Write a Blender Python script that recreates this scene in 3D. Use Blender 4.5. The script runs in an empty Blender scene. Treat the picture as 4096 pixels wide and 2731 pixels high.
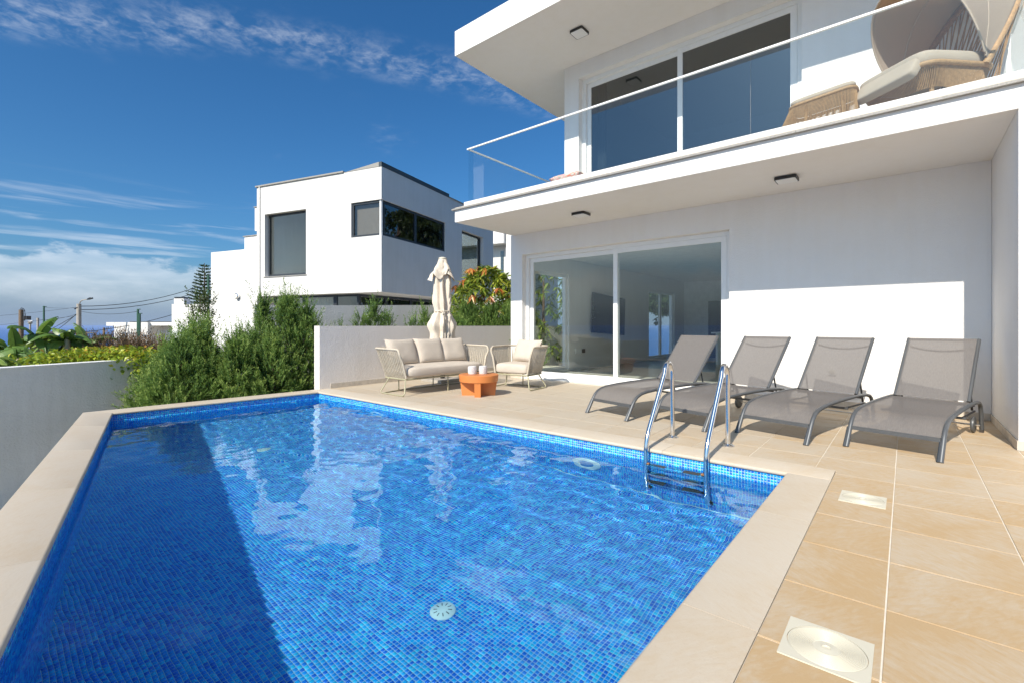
import bpy, math, random
import numpy as np
from mathutils import Vector, Matrix, noise

random.seed(7)
rng = np.random.default_rng(11)
SC = bpy.context.scene
COL = SC.collection
R = math.radians

# ------------------------------------------------------------------ camera, sky, sun, exposure
cam_d = bpy.data.cameras.new('camera')
cam = bpy.data.objects.new('camera', cam_d)
COL.objects.link(cam)
cam.location = (0, 0, 1.1)
cam.rotation_euler = (R(90), 0, R(39.8))
cam_d.sensor_width = 36
cam_d.lens = 36 * 1890 / 4096
cam_d.shift_y = -(1365.5 - 1304) / 4096
cam_d.clip_start = .05
cam_d.clip_end = 200000
SC.camera = cam

SUN_DIR = Vector((-.107, .767, -.633)).normalized()      # the way the light travels
SUN_EL = math.asin(-SUN_DIR.z)
SUN_ROT = math.atan2(-SUN_DIR.x, -SUN_DIR.y)              # clockwise from +Y
sun_d = bpy.data.lights.new('sun', 'SUN')
sun_d.energy = 2.2
sun_d.angle = R(.5)
sun_d.color = (1, .925, .81)
sun_d.cycles.is_caustics_light = True
sun = bpy.data.objects.new('sun', sun_d)
COL.objects.link(sun)
sun.location = (2, -15, 14)
sun.rotation_euler = SUN_DIR.to_track_quat('-Z', 'Y').to_euler()

SC.view_settings.view_transform = 'Standard'
SC.view_settings.look = 'None'
SC.view_settings.gamma = 1
SC.view_settings.exposure = 1.48
SC.view_settings.use_curve_mapping = False
SC.cycles.use_denoising = True
SC.cycles.max_bounces = 14
SC.cycles.diffuse_bounces = 6
SC.cycles.glossy_bounces = 6
SC.cycles.transmission_bounces = 10
SC.cycles.transparent_max_bounces = 24
SC.cycles.sample_clamp_indirect = 6
SC.cycles.blur_glossy = .3


class G:
    """A little node-graph writer."""
    def __init__(self, tree):
        self.t = tree; self.n = tree.nodes; self.l = tree.links

    def node(self, typ, **kw):
        x = self.n.new(typ)
        for k, v in kw.items():
            if k.startswith('i_'):
                key = k[2:]
                key = int(key) if key.isdigit() else key.replace('_', ' ')
                self.put(x.inputs[key], v)
            else:
                setattr(x, k, v)
        return x

    def put(self, sock, v):
        if isinstance(v, bpy.types.NodeSocket):
            self.l.new(v, sock)
        elif isinstance(v, bpy.types.Node):
            self.l.new(v.outputs[0], sock)
        else:
            sock.default_value = v

    def m(self, op, a, b=0., c=0., clamp=False):
        x = self.n.new('ShaderNodeMath'); x.operation = op; x.use_clamp = clamp
        for s, v in zip(x.inputs, (a, b, c)):
            self.put(s, v)
        return x.outputs[0]

    def ramp(self, fac, stops, interp='LINEAR'):
        x = self.n.new('ShaderNodeValToRGB'); x.color_ramp.interpolation = interp
        e = x.color_ramp.elements
        while len(e) < len(stops):
            e.new(.5)
        for el, (p, c) in zip(e, stops):
            el.position = p
            el.color = (*c, 1) if len(c) == 3 else c
        self.put(x.inputs[0], fac)
        return x.outputs[0]

    def mix(self, fac, a, b, typ='MIX'):
        x = self.n.new('ShaderNodeMix'); x.data_type = 'RGBA'; x.blend_type = typ
        self.put(x.inputs[0], fac)
        for s, v in ((x.inputs[6], a), (x.inputs[7], b)):
            if isinstance(v, tuple) and len(v) == 3:
                v = (*v, 1)
            self.put(s, v)
        return x.outputs[2]

    def noise(self, vec, scale, detail=3, rough=.55, dist=0.):
        x = self.n.new('ShaderNodeTexNoise')
        x.inputs['Scale'].default_value = scale; x.inputs['Detail'].default_value = detail
        x.inputs['Roughness'].default_value = rough; x.inputs['Distortion'].default_value = dist
        if vec is not None:
            self.put(x.inputs['Vector'], vec)
        return x.outputs[0]

    def smooth(self, v, a, b):
        x = self.n.new('ShaderNodeMapRange'); x.interpolation_type = 'SMOOTHSTEP'
        self.put(x.inputs[0], v); x.inputs[1].default_value = a; x.inputs[2].default_value = b
        return x.outputs[0]

    def scalev(self, vec, s):
        x = self.n.new('ShaderNodeVectorMath'); x.operation = 'MULTIPLY'
        self.put(x.inputs[0], vec); x.inputs[1].default_value = s
        return x.outputs[0]


world = bpy.data.worlds.new('World')
SC.world = world
world.use_nodes = True
g = G(world.node_tree)
bg = g.n['Background']
sky = g.node('ShaderNodeTexSky', sky_type='NISHITA', sun_disc=False)
sky.sun_elevation = SUN_EL
sky.sun_rotation = SUN_ROT
sky.altitude = 150
sky.air_density = 1.0
sky.dust_density = 2.0
sky.ozone_density = 2.2
tc = g.node('ShaderNodeTexCoord')
dirv = tc.outputs['Generated']
sep = g.node('ShaderNodeSeparateXYZ', i_0=dirv)
dx, dy, dz = sep.outputs
zc = g.m('MAXIMUM', dz, .03)
px = g.m('DIVIDE', dx, zc)
py = g.m('DIVIDE', dy, zc)
comb = g.node('ShaderNodeCombineXYZ', i_0=px, i_1=py)
pl = comb.outputs[0]
# a long curved streak of cirrus on the cloud plane
wob = g.m('MULTIPLY', g.m('SUBTRACT', g.noise(pl, 2.2, 2), .5), .30)
tt = g.m('ADD', g.m('MULTIPLY', g.m('ADD', px, 2.32), .544), g.m('MULTIPLY', py, .839))
ds = g.m('SUBTRACT', g.m('MULTIPLY', g.m('ADD', px, 2.32), .839), g.m('MULTIPLY', py, .544))
bow = g.m('MULTIPLY', g.m('SUBTRACT', 1., g.m('POWER', g.m('ABSOLUTE', g.m('SUBTRACT', tt, 1.)), 2.)), .11)
dd = g.m('ABSOLUTE', g.m('ADD', g.m('SUBTRACT', ds, bow), wob))
band = g.m('SUBTRACT', 1., g.smooth(dd, .0, .22))
puff = g.noise(pl, 9., 7, .62, .35)
fine = g.noise(pl, 22., 5, .6, .6)
tex = g.m('ADD', g.m('MULTIPLY', puff, .65), g.m('MULTIPLY', fine, .35))
streak = g.m('MULTIPLY', band, g.smooth(tex, .40, .74))
wisp = g.m('MULTIPLY', g.smooth(g.noise(pl, 1.1, 4, .55, .3), .60, .78), g.smooth(tex, .42, .7))
high = g.m('MULTIPLY', g.m('ADD', g.m('MULTIPLY', streak, .34), g.m('MULTIPLY', wisp, .12)), g.smooth(dz, .16, .3))
# stretched banks low over the sea
lowv = g.scalev(dirv, (3.2, 3.2, 15.))
bank_n = g.noise(lowv, 1.25, 6, .55, .25)
bank2 = g.noise(g.scalev(dirv, (2.4, 2.4, 34.)), 1.9, 5, .55, .4)
lump = g.noise(g.scalev(dirv, (7., 7., 16.)), 1.6, 6, .6)
top = g.m('ADD', .062, g.m('MULTIPLY', lump, .095))
above = g.m('SUBTRACT', dz, top)
bank = g.m('MULTIPLY', g.m('ADD', .45, g.m('MULTIPLY', g.smooth(bank_n, .30, .62), .55)), g.m('SUBTRACT', 1., g.smooth(above, -.008, .006)))
bank = g.m('MULTIPLY', bank, g.smooth(above, -.11, -.008))
stre = g.m('MULTIPLY', g.smooth(bank2, .47, .68), g.m('MULTIPLY', g.smooth(dz, .06, .12), g.m('SUBTRACT', 1., g.smooth(dz, .16, .25))))
low = g.m('MAXIMUM', g.m('MULTIPLY', bank, .58), g.m('MULTIPLY', stre, .32))
low = g.m('MULTIPLY', low, g.smooth(dz, .008, .05))
cloud = g.m('MAXIMUM', high, low, clamp=True)
tint = g.mix(1., sky.outputs[0], (.20, .292, .37), 'MULTIPLY')
deep = g.node('ShaderNodeHueSaturation', i_Saturation=1.12, i_Color=tint)
hazy = g.mix(g.m('MULTIPLY', g.m('SUBTRACT', 1., g.smooth(dz, -.02, .13)), .92), deep.outputs[0], (.92, 1.20, 1.65))
withcloud = g.mix(cloud, hazy, (2.75, 2.9, 3.1))
g.put(bg.inputs[0], withcloud)
bg.inputs[1].default_value = .13


# ------------------------------------------------------------------ materials
def material(name):
    m = bpy.data.materials.new(name); m.use_nodes = True
    gg = G(m.node_tree)
    return m, gg, gg.n['Principled BSDF']


def plain(name, col, rough=.5, metal=0., spec=None, var=.06, vscale=6., bump=0., bscale=80., coat=0.):
    m, gg, b = material(name)
    t = gg.node('ShaderNodeTexCoord').outputs['Object']
    n = gg.noise(t, vscale, 4)
    lo = tuple(c * (1 - var) for c in col); hi = tuple(min(1, c * (1 + var)) for c in col)
    gg.put(b.inputs['Base Color'], gg.ramp(n, [(.3, lo), (.7, hi)]))
    b.inputs['Roughness'].default_value = rough
    b.inputs['Metallic'].default_value = metal
    if spec is not None:
        b.inputs['Specular IOR Level'].default_value = spec
    if coat:
        b.inputs['Coat Weight'].default_value = coat
    if bump:
        bn = gg.node('ShaderNodeBump', i_Strength=bump, i_Distance=.01)
        gg.put(bn.inputs['Height'], gg.noise(t, bscale, 3))
        gg.put(b.inputs['Normal'], bn)
    return m


def plaster(name, col, bump=.35, bscale=70., stain=.05):
    m, gg, b = material(name)
    t = gg.node('ShaderNodeTexCoord').outputs['Object']
    big = gg.noise(t, .7, 5, .6)
    drip = gg.noise(gg.scalev(t, (3., 3., .25)), 2., 4, .6)
    f = gg.m('ADD', gg.m('MULTIPLY', big, .6), gg.m('MULTIPLY', drip, .4))
    lo = tuple(c * (1 - stain * 1.6) * k for c, k in zip(col, (1, .99, .97)))
    gg.put(b.inputs['Base Color'], gg.ramp(f, [(.32, lo), (.55, col), (.75, tuple(min(.9, c * 1.02) for c in col))]))
    b.inputs['Roughness'].default_value = .85
    b.inputs['Specular IOR Level'].default_value = .2
    bn = gg.node('ShaderNodeBump', i_Strength=bump, i_Distance=.012)
    h = gg.m('ADD', gg.noise(t, bscale, 3, .6), gg.m('MULTIPLY', gg.noise(t, bscale * .3, 2), .6))
    gg.put(bn.inputs['Height'], h)
    gg.put(b.inputs['Normal'], bn)
    return m


M = {}
M['white'] = plaster('white_render', (.80, .785, .765), .40, 85, .028)
M['white_soffit'] = plaster('soffit_render', (.80, .775, .745), .10, 120, .02)
M['grey_wall'] = plaster('textured_render', (.80, .765, .73), 1.0, 34, .07)
M['beige_wall'] = plaster('beige_render', (.76, .71, .66), .45, 48, .05)
M['neigh'] = plaster('neighbour_render', (.70, .685, .66), .12, 60, .05)
M['upvc'] = plain('white_frame', (.80, .80, .79), .35, var=.02)
M['granite'] = plain('granite_edge', (.30, .285, .26), .6, var=.35, vscale=120)
M['anthracite'] = plain('anthracite_metal', (.045, .052, .06), .45, .3)
M['dark_flash'] = plain('dark_flashing', (.05, .06, .065), .5)
M['roomwhite'] = plain('room_paint', (.78, .78, .77), .6)
M['roomfloor'] = plain('room_floor', (.66, .63, .57), .25)
M['black'] = plain('black_plastic', (.02, .02, .022), .4)
M['tvscreen'] = plain('tv_screen', (.03, .032, .036), .18)
M['lounger_frame'] = plain('grey_tube', (.105, .11, .115), .42, .35)
M['cushion'] = plain('cream_cushion', (.55, .48, .40), .9, var=.04, bump=.25, bscale=350, spec=.1)
M['rope'] = plain('cream_rope', (.50, .44, .35), .85, var=.12, vscale=40, spec=.1)
M['khaki'] = plain('khaki_metal', (.38, .35, .23), .45, .1)
M['orange'] = plain('orange_paint', (.58, .195, .05), .5, var=.05, vscale=5)
M['canvas'] = plain('cream_canvas', (.66, .58, .48), .9, var=.05, vscale=8, bump=.3, bscale=200, spec=.08)
M['hood_in'] = plain('hood_canvas', (.46, .375, .29), .9, var=.04, spec=.08)
def mk_cloth(name, col, thru):
    m, gg, b = material(name)
    b.inputs['Base Color'].default_value = (*col, 1); b.inputs['Roughness'].default_value = .9; b.inputs['Specular IOR Level'].default_value = .08
    tl = gg.node('ShaderNodeBsdfTranslucent', i_Color=(*thru, 1))
    mx = gg.node('ShaderNodeMixShader', i_0=.42); gg.put(mx.inputs[1], b.outputs[0]); gg.put(mx.inputs[2], tl.outputs[0])
    gg.put(gg.n['Material Output'].inputs[0], mx)
    return m
M['hood_cloth'] = mk_cloth('hood_cloth', (.47, .40, .325), (.64, .46, .32))
M['rattan'] = plain('rattan', (.40, .24, .11), .6, var=.2, vscale=40)
M['concrete_cup'] = plain('pale_cup', (.60, .58, .57), .8, var=.12, vscale=30)
M['cream_plastic'] = plain('cream_plastic', (.58, .54, .43), .5, var=.03)
M['skirting'] = plain('skirting_stone', (.55, .49, .41), .6, var=.14, vscale=9)
M['chrome'] = plain('stainless', (.72, .72, .72), .13, 1., var=.05, vscale=25)
M['rubber'] = plain('dark_rubber', (.05, .04, .032), .7, var=.3, vscale=40)
M['rust'] = plain('rusty_cap', (.25, .12, .05), .8, var=.5, vscale=60)
M['poolplastic'] = plain('pool_plastic', (.84, .85, .76), .4, var=.05)
M['lens'] = plain('light_lens', (.10, .28, .55), .15)
M['grout'] = plain('mosaic_grout', (.52, .68, .72), .8, var=.05)
M['coping'] = None
M['pole_conc'] = plain('concrete_pole', (.36, .33, .29), .85, var=.15, vscale=8)
M['pole_wood'] = plain('wood_pole', (.17, .12, .08), .85, var=.25, vscale=9)
M['pole_green'] = plain('green_pole', (.035, .10, .065), .5)
M['cable'] = plain('cable_black', (.02, .02, .022), .6)
M['bark'] = plain('bark', (.11, .075, .05), .9, var=.3, vscale=20)
M['soil'] = plain('soil', (.10, .075, .05), .95, var=.3, vscale=3)
M['curtain'] = plain('curtain', (.55, .52, .47), .9, var=.1, vscale=30)
M['blind'] = plain('blind', (.17, .13, .10), .8, var=.08, vscale=12)
M['floral'] = None
M['green_metal'] = plain('green_fence_paint', (.07, .13, .10), .5)
M['white_sheet'] = plain('white_sheet_metal', (.72, .74, .76), .5)


def mk_floral():
    m, gg, b = material('floral_print')
    t = gg.node('ShaderNodeTexCoord').outputs['Object']
    n = gg.noise(t, 7., 1, .5, 1.2)
    gg.put(b.inputs['Base Color'], gg.ramp(n, [(.40, (.62, .55, .45)), (.46, (.70, .20, .13)), (.54, (.72, .60, .50)), (.62, (.70, .34, .30)), (.68, (.42, .40, .30))], 'CONSTANT'))
    b.inputs['Roughness'].default_value = .9
    return m
M['floral'] = mk_floral()


def mk_stone(name, base, orange, amt):
    m, gg, b = material(name)
    geo = gg.node('ShaderNodeNewGeometry').outputs['Position']
    oi = gg.node('ShaderNodeObjectInfo')
    rnd = oi.outputs['Random']
    off = gg.node('ShaderNodeCombineXYZ', i_0=gg.m('MULTIPLY', rnd, 37.), i_1=gg.m('MULTIPLY', rnd, 19.)).outputs[0]
    va = gg.node('ShaderNodeVectorMath', operation='ADD', i_0=geo, i_1=off).outputs[0]
    n1 = gg.noise(va, 2.6, 6, .62, .7)
    rot = gg.node('ShaderNodeVectorRotate', rotation_type='Z_AXIS', i_Vector=va, i_Angle=gg.m('MULTIPLY', gg.m('ROUND', gg.m('MULTIPLY', rnd, 3.)), 1.57)).outputs[0]
    rot = gg.node('ShaderNodeVectorRotate', rotation_type='Z_AXIS', i_Vector=rot, i_Angle=.6).outputs[0]
    n2 = gg.noise(gg.scalev(rot, (1., 3., 1.)), 16., 7, .68, .4)
    n3 = gg.noise(va, 110., 4, .7)
    sx = gg.node('ShaderNodeSeparateXYZ', i_0=geo).outputs
    # stone tone leans to orange towards higher x and lower y
    warm = gg.m('ADD', gg.smooth(sx[0], -2.6, .6), gg.m('MULTIPLY', gg.m('SUBTRACT', 1., gg.smooth(sx[1], 1.5, 6.5)), .55))
    f = gg.m('ADD', gg.m('MULTIPLY', n1, .72), gg.m('MULTIPLY', n2, .55)); f = gg.m('SUBTRACT', f, .135)
    f = gg.m('ADD', f, gg.m('MULTIPLY', gg.m('SUBTRACT', rnd, .5), .13))
    f = gg.m('ADD', f, gg.m('MULTIPLY', gg.m('SUBTRACT', warm, .75), amt))
    c = gg.ramp(f, [(.30, tuple(x * .99 for x in base)), (.50, tuple(.65 * a + .35 * o for a, o in zip(base, orange))), (.74, orange)])
    c = gg.mix(gg.m('MULTIPLY', gg.smooth(n3, .52, .72), .16), c, (.30, .19, .09))
    gg.put(b.inputs['Base Color'], c)
    gg.put(b.inputs['Roughness'], gg.m('ADD', .48, gg.m('MULTIPLY', n2, .25)))
    b.inputs['Specular IOR Level'].default_value = .4
    bn = gg.node('ShaderNodeBump', i_Strength=.18, i_Distance=.006)
    gg.put(bn.inputs['Height'], gg.m('ADD', n2, gg.m('MULTIPLY', n3, .4)))
    gg.put(b.inputs['Normal'], bn)
    return m
M['deck'] = mk_stone('deck_stone', (.49, .42, .325), (.45, .31, .165), .26)
M['coping'] = mk_stone('coping_stone', (.545, .48, .39), (.51, .41, .29), .04)
M['deck_grout'] = plain('deck_grout', (.70, .65, .56), .9, var=.08, vscale=14)


def mk_mosaic(name, from_attr):
    m, gg, b = material(name)
    if from_attr:
        v = gg.node('ShaderNodeAttribute', attribute_name='tint').outputs['Fac']
    else:
        v = gg.node('ShaderNodeObjectInfo').outputs['Random']
    c = gg.ramp(v, [(0., (.008, .15, .64)), (.18, (.008, .22, .72)), (.40, (.010, .31, .77)), (.64, (.012, .41, .80)), (.86, (.02, .52, .80))], 'CONSTANT')
    gg.put(b.inputs['Base Color'], c)
    b.inputs['Roughness'].default_value = .22
    return m
M['mosaic'] = mk_mosaic('mosaic_mass', True)
M['mosaic_one'] = mk_mosaic('mosaic_piece', False)


def mk_water():
    m, gg, b = material('pool_water')
    gg.n.remove(b)
    gl = gg.node('ShaderNodeBsdfGlass'); gl.inputs['IOR'].default_value = 1.333; gl.inputs['Roughness'].default_value = 0
    gl.inputs['Color'].default_value = (.74, .95, 1, 1)
    gg.put(gg.n['Material Output'].inputs[0], gl)
    return m
M['water'] = mk_water()


def mk_glass(name, tint, ior=1.75, rough=0.):
    m, gg, b = material(name)
    gg.n.remove(b)
    tr = gg.node('ShaderNodeBsdfTransparent', i_Color=(*tint, 1))
    gs = gg.node('ShaderNodeBsdfGlossy', i_Color=(1, 1, 1, 1), i_Roughness=rough)
    fr = gg.node('ShaderNodeFresnel', i_IOR=ior)
    front = gg.m('SUBTRACT', 1., gg.node('ShaderNodeNewGeometry').outputs['Backfacing'])
    mx = gg.node('ShaderNodeMixShader')
    gg.put(mx.inputs[0], gg.m('MULTIPLY', fr, front))
    gg.put(mx.inputs[1], tr.outputs[0]); gg.put(mx.inputs[2], gs.outputs[0])
    gg.put(gg.n['Material Output'].inputs[0], mx)
    return m
M['glass'] = mk_glass('window_glass', (.93, .96, .95), 1.85)
M['glass_dark'] = mk_glass('tinted_glass', (.45, .5, .52), 2.1)
M['glass_rail'] = mk_glass('balustrade_glass', (.95, .975, .98), 1.6)


def mk_mesh_fabric():
    m, gg, b = material('sling_fabric')
    gg.n.remove(b)
    t = gg.node('ShaderNodeTexCoord').outputs['Object']
    n = gg.noise(gg.scalev(t, (160., 30., 30.)), 1., 2)
    col = gg.ramp(n, [(.3, (.19, .176, .167)), (.7, (.222, .205, .194))])
    d = gg.node('ShaderNodeBsdfDiffuse', i_Color=col)
    tl = gg.node('ShaderNodeBsdfTranslucent', i_Color=col)
    tr = gg.node('ShaderNodeBsdfTransparent')
    a = gg.node('ShaderNodeMixShader', i_0=.25); gg.put(a.inputs[1], d.outputs[0]); gg.put(a.inputs[2], tl.outputs[0])
    c = gg.node('ShaderNodeMixShader', i_0=.085); gg.put(c.inputs[1], a.outputs[0]); gg.put(c.inputs[2], tr.outputs[0])
    gg.put(gg.n['Material Output'].inputs[0], c)
    return m
M['sling'] = mk_mesh_fabric()


def mk_leaf(name, stops, rough=.5, transl=.3, spec=.35):
    m, gg, b = material(name)
    v = gg.node('ShaderNodeAttribute', attribute_name='tint').outputs['Fac']
    col = gg.ramp(v, stops)
    gg.put(b.inputs['Base Color'], col)
    b.inputs['Roughness'].default_value = rough
    b.inputs['Specular IOR Level'].default_value = spec
    tl = gg.node('ShaderNodeBsdfTranslucent', i_Color=gg.mix(.35, col, (.25, .35, .04)))
    mx = gg.node('ShaderNodeMixShader', i_0=transl)
    gg.put(mx.inputs[1], b.outputs[0]); gg.put(mx.inputs[2], tl.outputs[0])
    gg.put(gg.n['Material Output'].inputs[0], mx)
    return m
M['juniper'] = mk_leaf('juniper', [(0, (.05, .095, .032)), (.4, (.16, .27, .07)), (1, (.42, .50, .13))], .6, .42, .2)  # dark end stands for shaded gaps, pale end for sunlit tips
M['banana'] = mk_leaf('banana_leaf', [(0, (.07, .14, .035)), (.5, (.15, .27, .055)), (1, (.30, .40, .08))], .38, .35, .5)
M['hedge'] = mk_leaf('hedge_leaf', [(0, (.09, .16, .02)), (.45, (.26, .36, .03)), (.85, (.46, .48, .04)), (1, (.55, .28, .04))], .3, .3, .5)
M['mango'] = mk_leaf('glossy_leaf', [(0, (.10, .17, .03)), (.6, (.26, .33, .04)), (1, (.46, .45, .05))], .35, .3, .5)
M['mango_red'] = mk_leaf('young_leaf', [(0, (.36, .06, .04)), (.5, (.56, .17, .04)), (1, (.60, .36, .06))], .35, .35, .5)
M['dry'] = mk_leaf('dry_stalk', [(0, (.09, .055, .04)), (.6, (.19, .12, .08)), (1, (.26, .20, .12))], .9, .1, .1)
M['pine'] = mk_leaf('pine_needle', [(0, (.02, .045, .015)), (1, (.07, .11, .03))], .7, .2, .2)
M['darkleaf'] = mk_leaf('dark_leaf', [(0, (.03, .055, .02)), (1, (.08, .11, .03))], .45, .2, .3)


def mk_terrain():
    m, gg, b = material('hillside')
    t = gg.node('ShaderNodeNewGeometry').outputs['Position']
    n = gg.noise(t, .08, 6, .6); n2 = gg.noise(t, 1.2, 5)
    f = gg.m('ADD', gg.m('MULTIPLY', n, .6), gg.m('MULTIPLY', n2, .4))
    gg.put(b.inputs['Base Color'], gg.ramp(f, [(.35, (.07, .09, .035)), (.5, (.16, .14, .08)), (.65, (.26, .20, .13))]))
    b.inputs['Roughness'].default_value = .95
    return m
M['terrain'] = mk_terrain()


def mk_sea():
    m, gg, b = material('sea_water')
    b.inputs['Base Color'].default_value = (.006, .08, .30, 1)
    b.inputs['Roughness'].default_value = .32
    b.inputs['IOR'].default_value = 1.33
    return m
M['sea'] = mk_sea()
M['bounce_paving'] = plain('bounce_paving', (.68, .64, .57), .85, var=.08, vscale=2)  # bright ground tone for bouncing sun onto shaded walls


# ------------------------------------------------------------------ geometry helpers
class MB:
    """Collects shapes; build() links them as one mesh object."""
    def __init__(self):
        self.v = []; self.f = []

    def add(self, vs, fs):
        o = len(self.v)
        self.v += [tuple(p) for p in vs]
        self.f += [tuple(i + o for i in q) for q in fs]
        return self

    def box(self, a, b):
        x0, x1 = sorted((a[0], b[0])); y0, y1 = sorted((a[1], b[1])); z0, z1 = sorted((a[2], b[2]))
        return self.add([(x0, y0, z0), (x1, y0, z0), (x1, y1, z0), (x0, y1, z0), (x0, y0, z1), (x1, y0, z1), (x1, y1, z1), (x0, y1, z1)],
                        [(0, 3, 2, 1), (4, 5, 6, 7), (0, 1, 5, 4), (1, 2, 6, 5), (2, 3, 7, 6), (3, 0, 4, 7)])

    def prism(self, poly, z0, z1):
        """poly: counter-clockwise xy points"""
        n = len(poly)
        vs = [(x, y, z0) for x, y in poly] + [(x, y, z1) for x, y in poly]
        fs = [tuple(range(n - 1, -1, -1)), tuple(range(n, 2 * n))] + [(i, (i + 1) % n, n + (i + 1) % n, n + i) for i in range(n)]
        return self.add(vs, fs)

    def obox(self, o, ax, ay, az):
        """box from corner o along three edge vectors (right-handed)"""
        o, ax, ay, az = map(Vector, (o, ax, ay, az))
        p = [o, o + ax, o + ax + ay, o + ay]
        p += [q + az for q in p]
        return self.add(p, [(0, 3, 2, 1), (4, 5, 6, 7), (0, 1, 5, 4), (1, 2, 6, 5), (2, 3, 7, 6), (3, 0, 4, 7)])

    def tube(self, pts, r, n=10, caps=True, closed=False):
        pts = [Vector(p) for p in pts]
        N = len(pts)
        rs = r if isinstance(r, (list, tuple)) else [r] * N
        tang = []
        for i in range(N):
            if closed:
                t = pts[(i + 1) % N] - pts[i - 1]
            else:
                t = pts[min(i + 1, N - 1)] - pts[max(i - 1, 0)]
            tang.append(t.normalized())
        ref = Vector((0, 0, 1)) if abs(tang[0].z) < .9 else Vector((1, 0, 0))
        nrm = (ref - tang[0] * ref.dot(tang[0])).normalized()
        vs = []; fs = []
        for i in range(N):
            nrm = (nrm - tang[i] * nrm.dot(tang[i])).normalized()
            bi = tang[i].cross(nrm)
            for k in range(n):
                a = 2 * math.pi * k / n
                vs.append(pts[i] + (nrm * math.cos(a) + bi * math.sin(a)) * rs[i])
        for i in range(N if closed else N - 1):
            j = (i + 1) % N
            for k in range(n):
                fs.append((i * n + k, i * n + (k + 1) % n, j * n + (k + 1) % n, j * n + k))
        if caps and not closed:
            fs.append(tuple(range(n - 1, -1, -1)))
            fs.append(tuple((N - 1) * n + k for k in range(n)))
        return self.add(vs, fs)

    def lathe(self, prof, n=24, c=(0, 0, 0)):
        """prof: (r, z) from bottom outside up; r=0 closes"""
        vs = []; fs = []; rows = []
        for r, z in prof:
            if r < 1e-6:
                rows.append([len(vs)]); vs.append((c[0], c[1], c[2] + z))
            else:
                rows.append(list(range(len(vs), len(vs) + n)))
                vs += [(c[0] + r * math.cos(2 * math.pi * k / n), c[1] + r * math.sin(2 * math.pi * k / n), c[2] + z) for k in range(n)]
        for a, b in zip(rows, rows[1:]):
            for k in range(n):
                k2 = (k + 1) % n
                if len(a) == 1 and len(b) == 1:
                    continue
                if len(a) == 1:
                    fs.append((a[0], b[k2], b[k]))
                elif len(b) == 1:
                    fs.append((a[k], a[k2], b[0]))
                else:
                    fs.append((a[k], a[k2], b[k2], b[k]))
        return self.add(vs, fs)

    def grid(self, fn, nu, nv, flip=False):
        vs = [fn(i / nu, j / nv) for i in range(nu + 1) for j in range(nv + 1)]
        fs = []
        for i in range(nu):
            for j in range(nv):
                a = i * (nv + 1) + j
                q = (a, a + nv + 1, a + nv + 2, a + 1)
                fs.append(q[::-1] if flip else q)
        return self.add(vs, fs)

    def moved(self, mat):
        self.v = [tuple(mat @ Vector(p)) for p in self.v]
        return self

    def build(self, name, mat, parent=None, smooth=None, kind=None, world=True):
        me = bpy.data.meshes.new(name)
        vs = self.v
        if parent is not None and world:
            o = origin_of(parent)
            vs = [(x - o[0], y - o[1], z - o[2]) for x, y, z in vs]
        me.from_pydata(vs, [], self.f)
        me.materials.append(M[mat] if isinstance(mat, str) else mat)
        if smooth:
            shade(me, smooth)
        return link(name, me, parent, kind)


def shade(me, deg):
    me.polygons.foreach_set('use_smooth', [True] * len(me.polygons))
    me.set_sharp_from_angle(angle=R(deg))


def link(name, me, parent=None, kind=None):
    o = bpy.data.objects.new(name, me)
    COL.objects.link(o)
    if parent is not None:
        o.parent = parent
    if kind:
        o['kind'] = kind
    return o


def origin_of(o):
    x, y, z = 0, 0, 0
    while o is not None:
        x += o.location[0]; y += o.location[1]; z += o.location[2]
        o = o.parent
    return (x, y, z)


def tag(o, label=None, cat=None, group=None, kind=None):
    for k, v in (('label', label), ('category', cat), ('group', group), ('kind', kind)):
        if v:
            o[k] = v
    return o


def thing(name, label, cat, loc=(0, 0, 0), rotz=0., group=None):
    o = bpy.data.objects.new(name, None)
    o.empty_display_size = .1
    COL.objects.link(o)
    o.location = loc
    o.rotation_euler = (0, 0, rotz)
    return tag(o, label, cat, group)


def sub(name, parent):
    """an Empty that is a part holding sub-parts"""
    o = bpy.data.objects.new(name, None)
    o.empty_display_size = .05
    COL.objects.link(o)
    o.parent = parent
    return o


def copy_tree(o, parent=None):
    c = o.copy()
    COL.objects.link(c)
    c.parent = parent
    for ch in [k for k in list(bpy.data.objects) if k.parent == o]:
        copy_tree(ch, c)
    return c


def np_mesh(name, V, F, mat, parent=None, tint=None, smooth=False, kind=None):
    """V (n,3) array, F (m,k) array of equal-sized faces"""
    V = np.asarray(V, np.float32); F = np.asarray(F, np.int32)
    if parent is not None:
        V = V - np.array(origin_of(parent), np.float32)
    me = bpy.data.meshes.new(name)
    m, k = F.shape
    me.vertices.add(len(V)); me.vertices.foreach_set('co', V.ravel())
    me.loops.add(m * k); me.loops.foreach_set('vertex_index', F.ravel())
    me.polygons.add(m); me.polygons.foreach_set('loop_start', np.arange(0, m * k, k, dtype=np.int32))
    if tint is not None:
        a = me.attributes.new('tint', 'FLOAT', 'FACE'); a.data.foreach_set('value', np.asarray(tint, np.float32))
    me.update(calc_edges=True)
    if smooth:
        me.polygons.foreach_set('use_smooth', np.ones(m, bool))
    me.materials.append(M[mat])
    return link(name, me, parent, kind)


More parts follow.
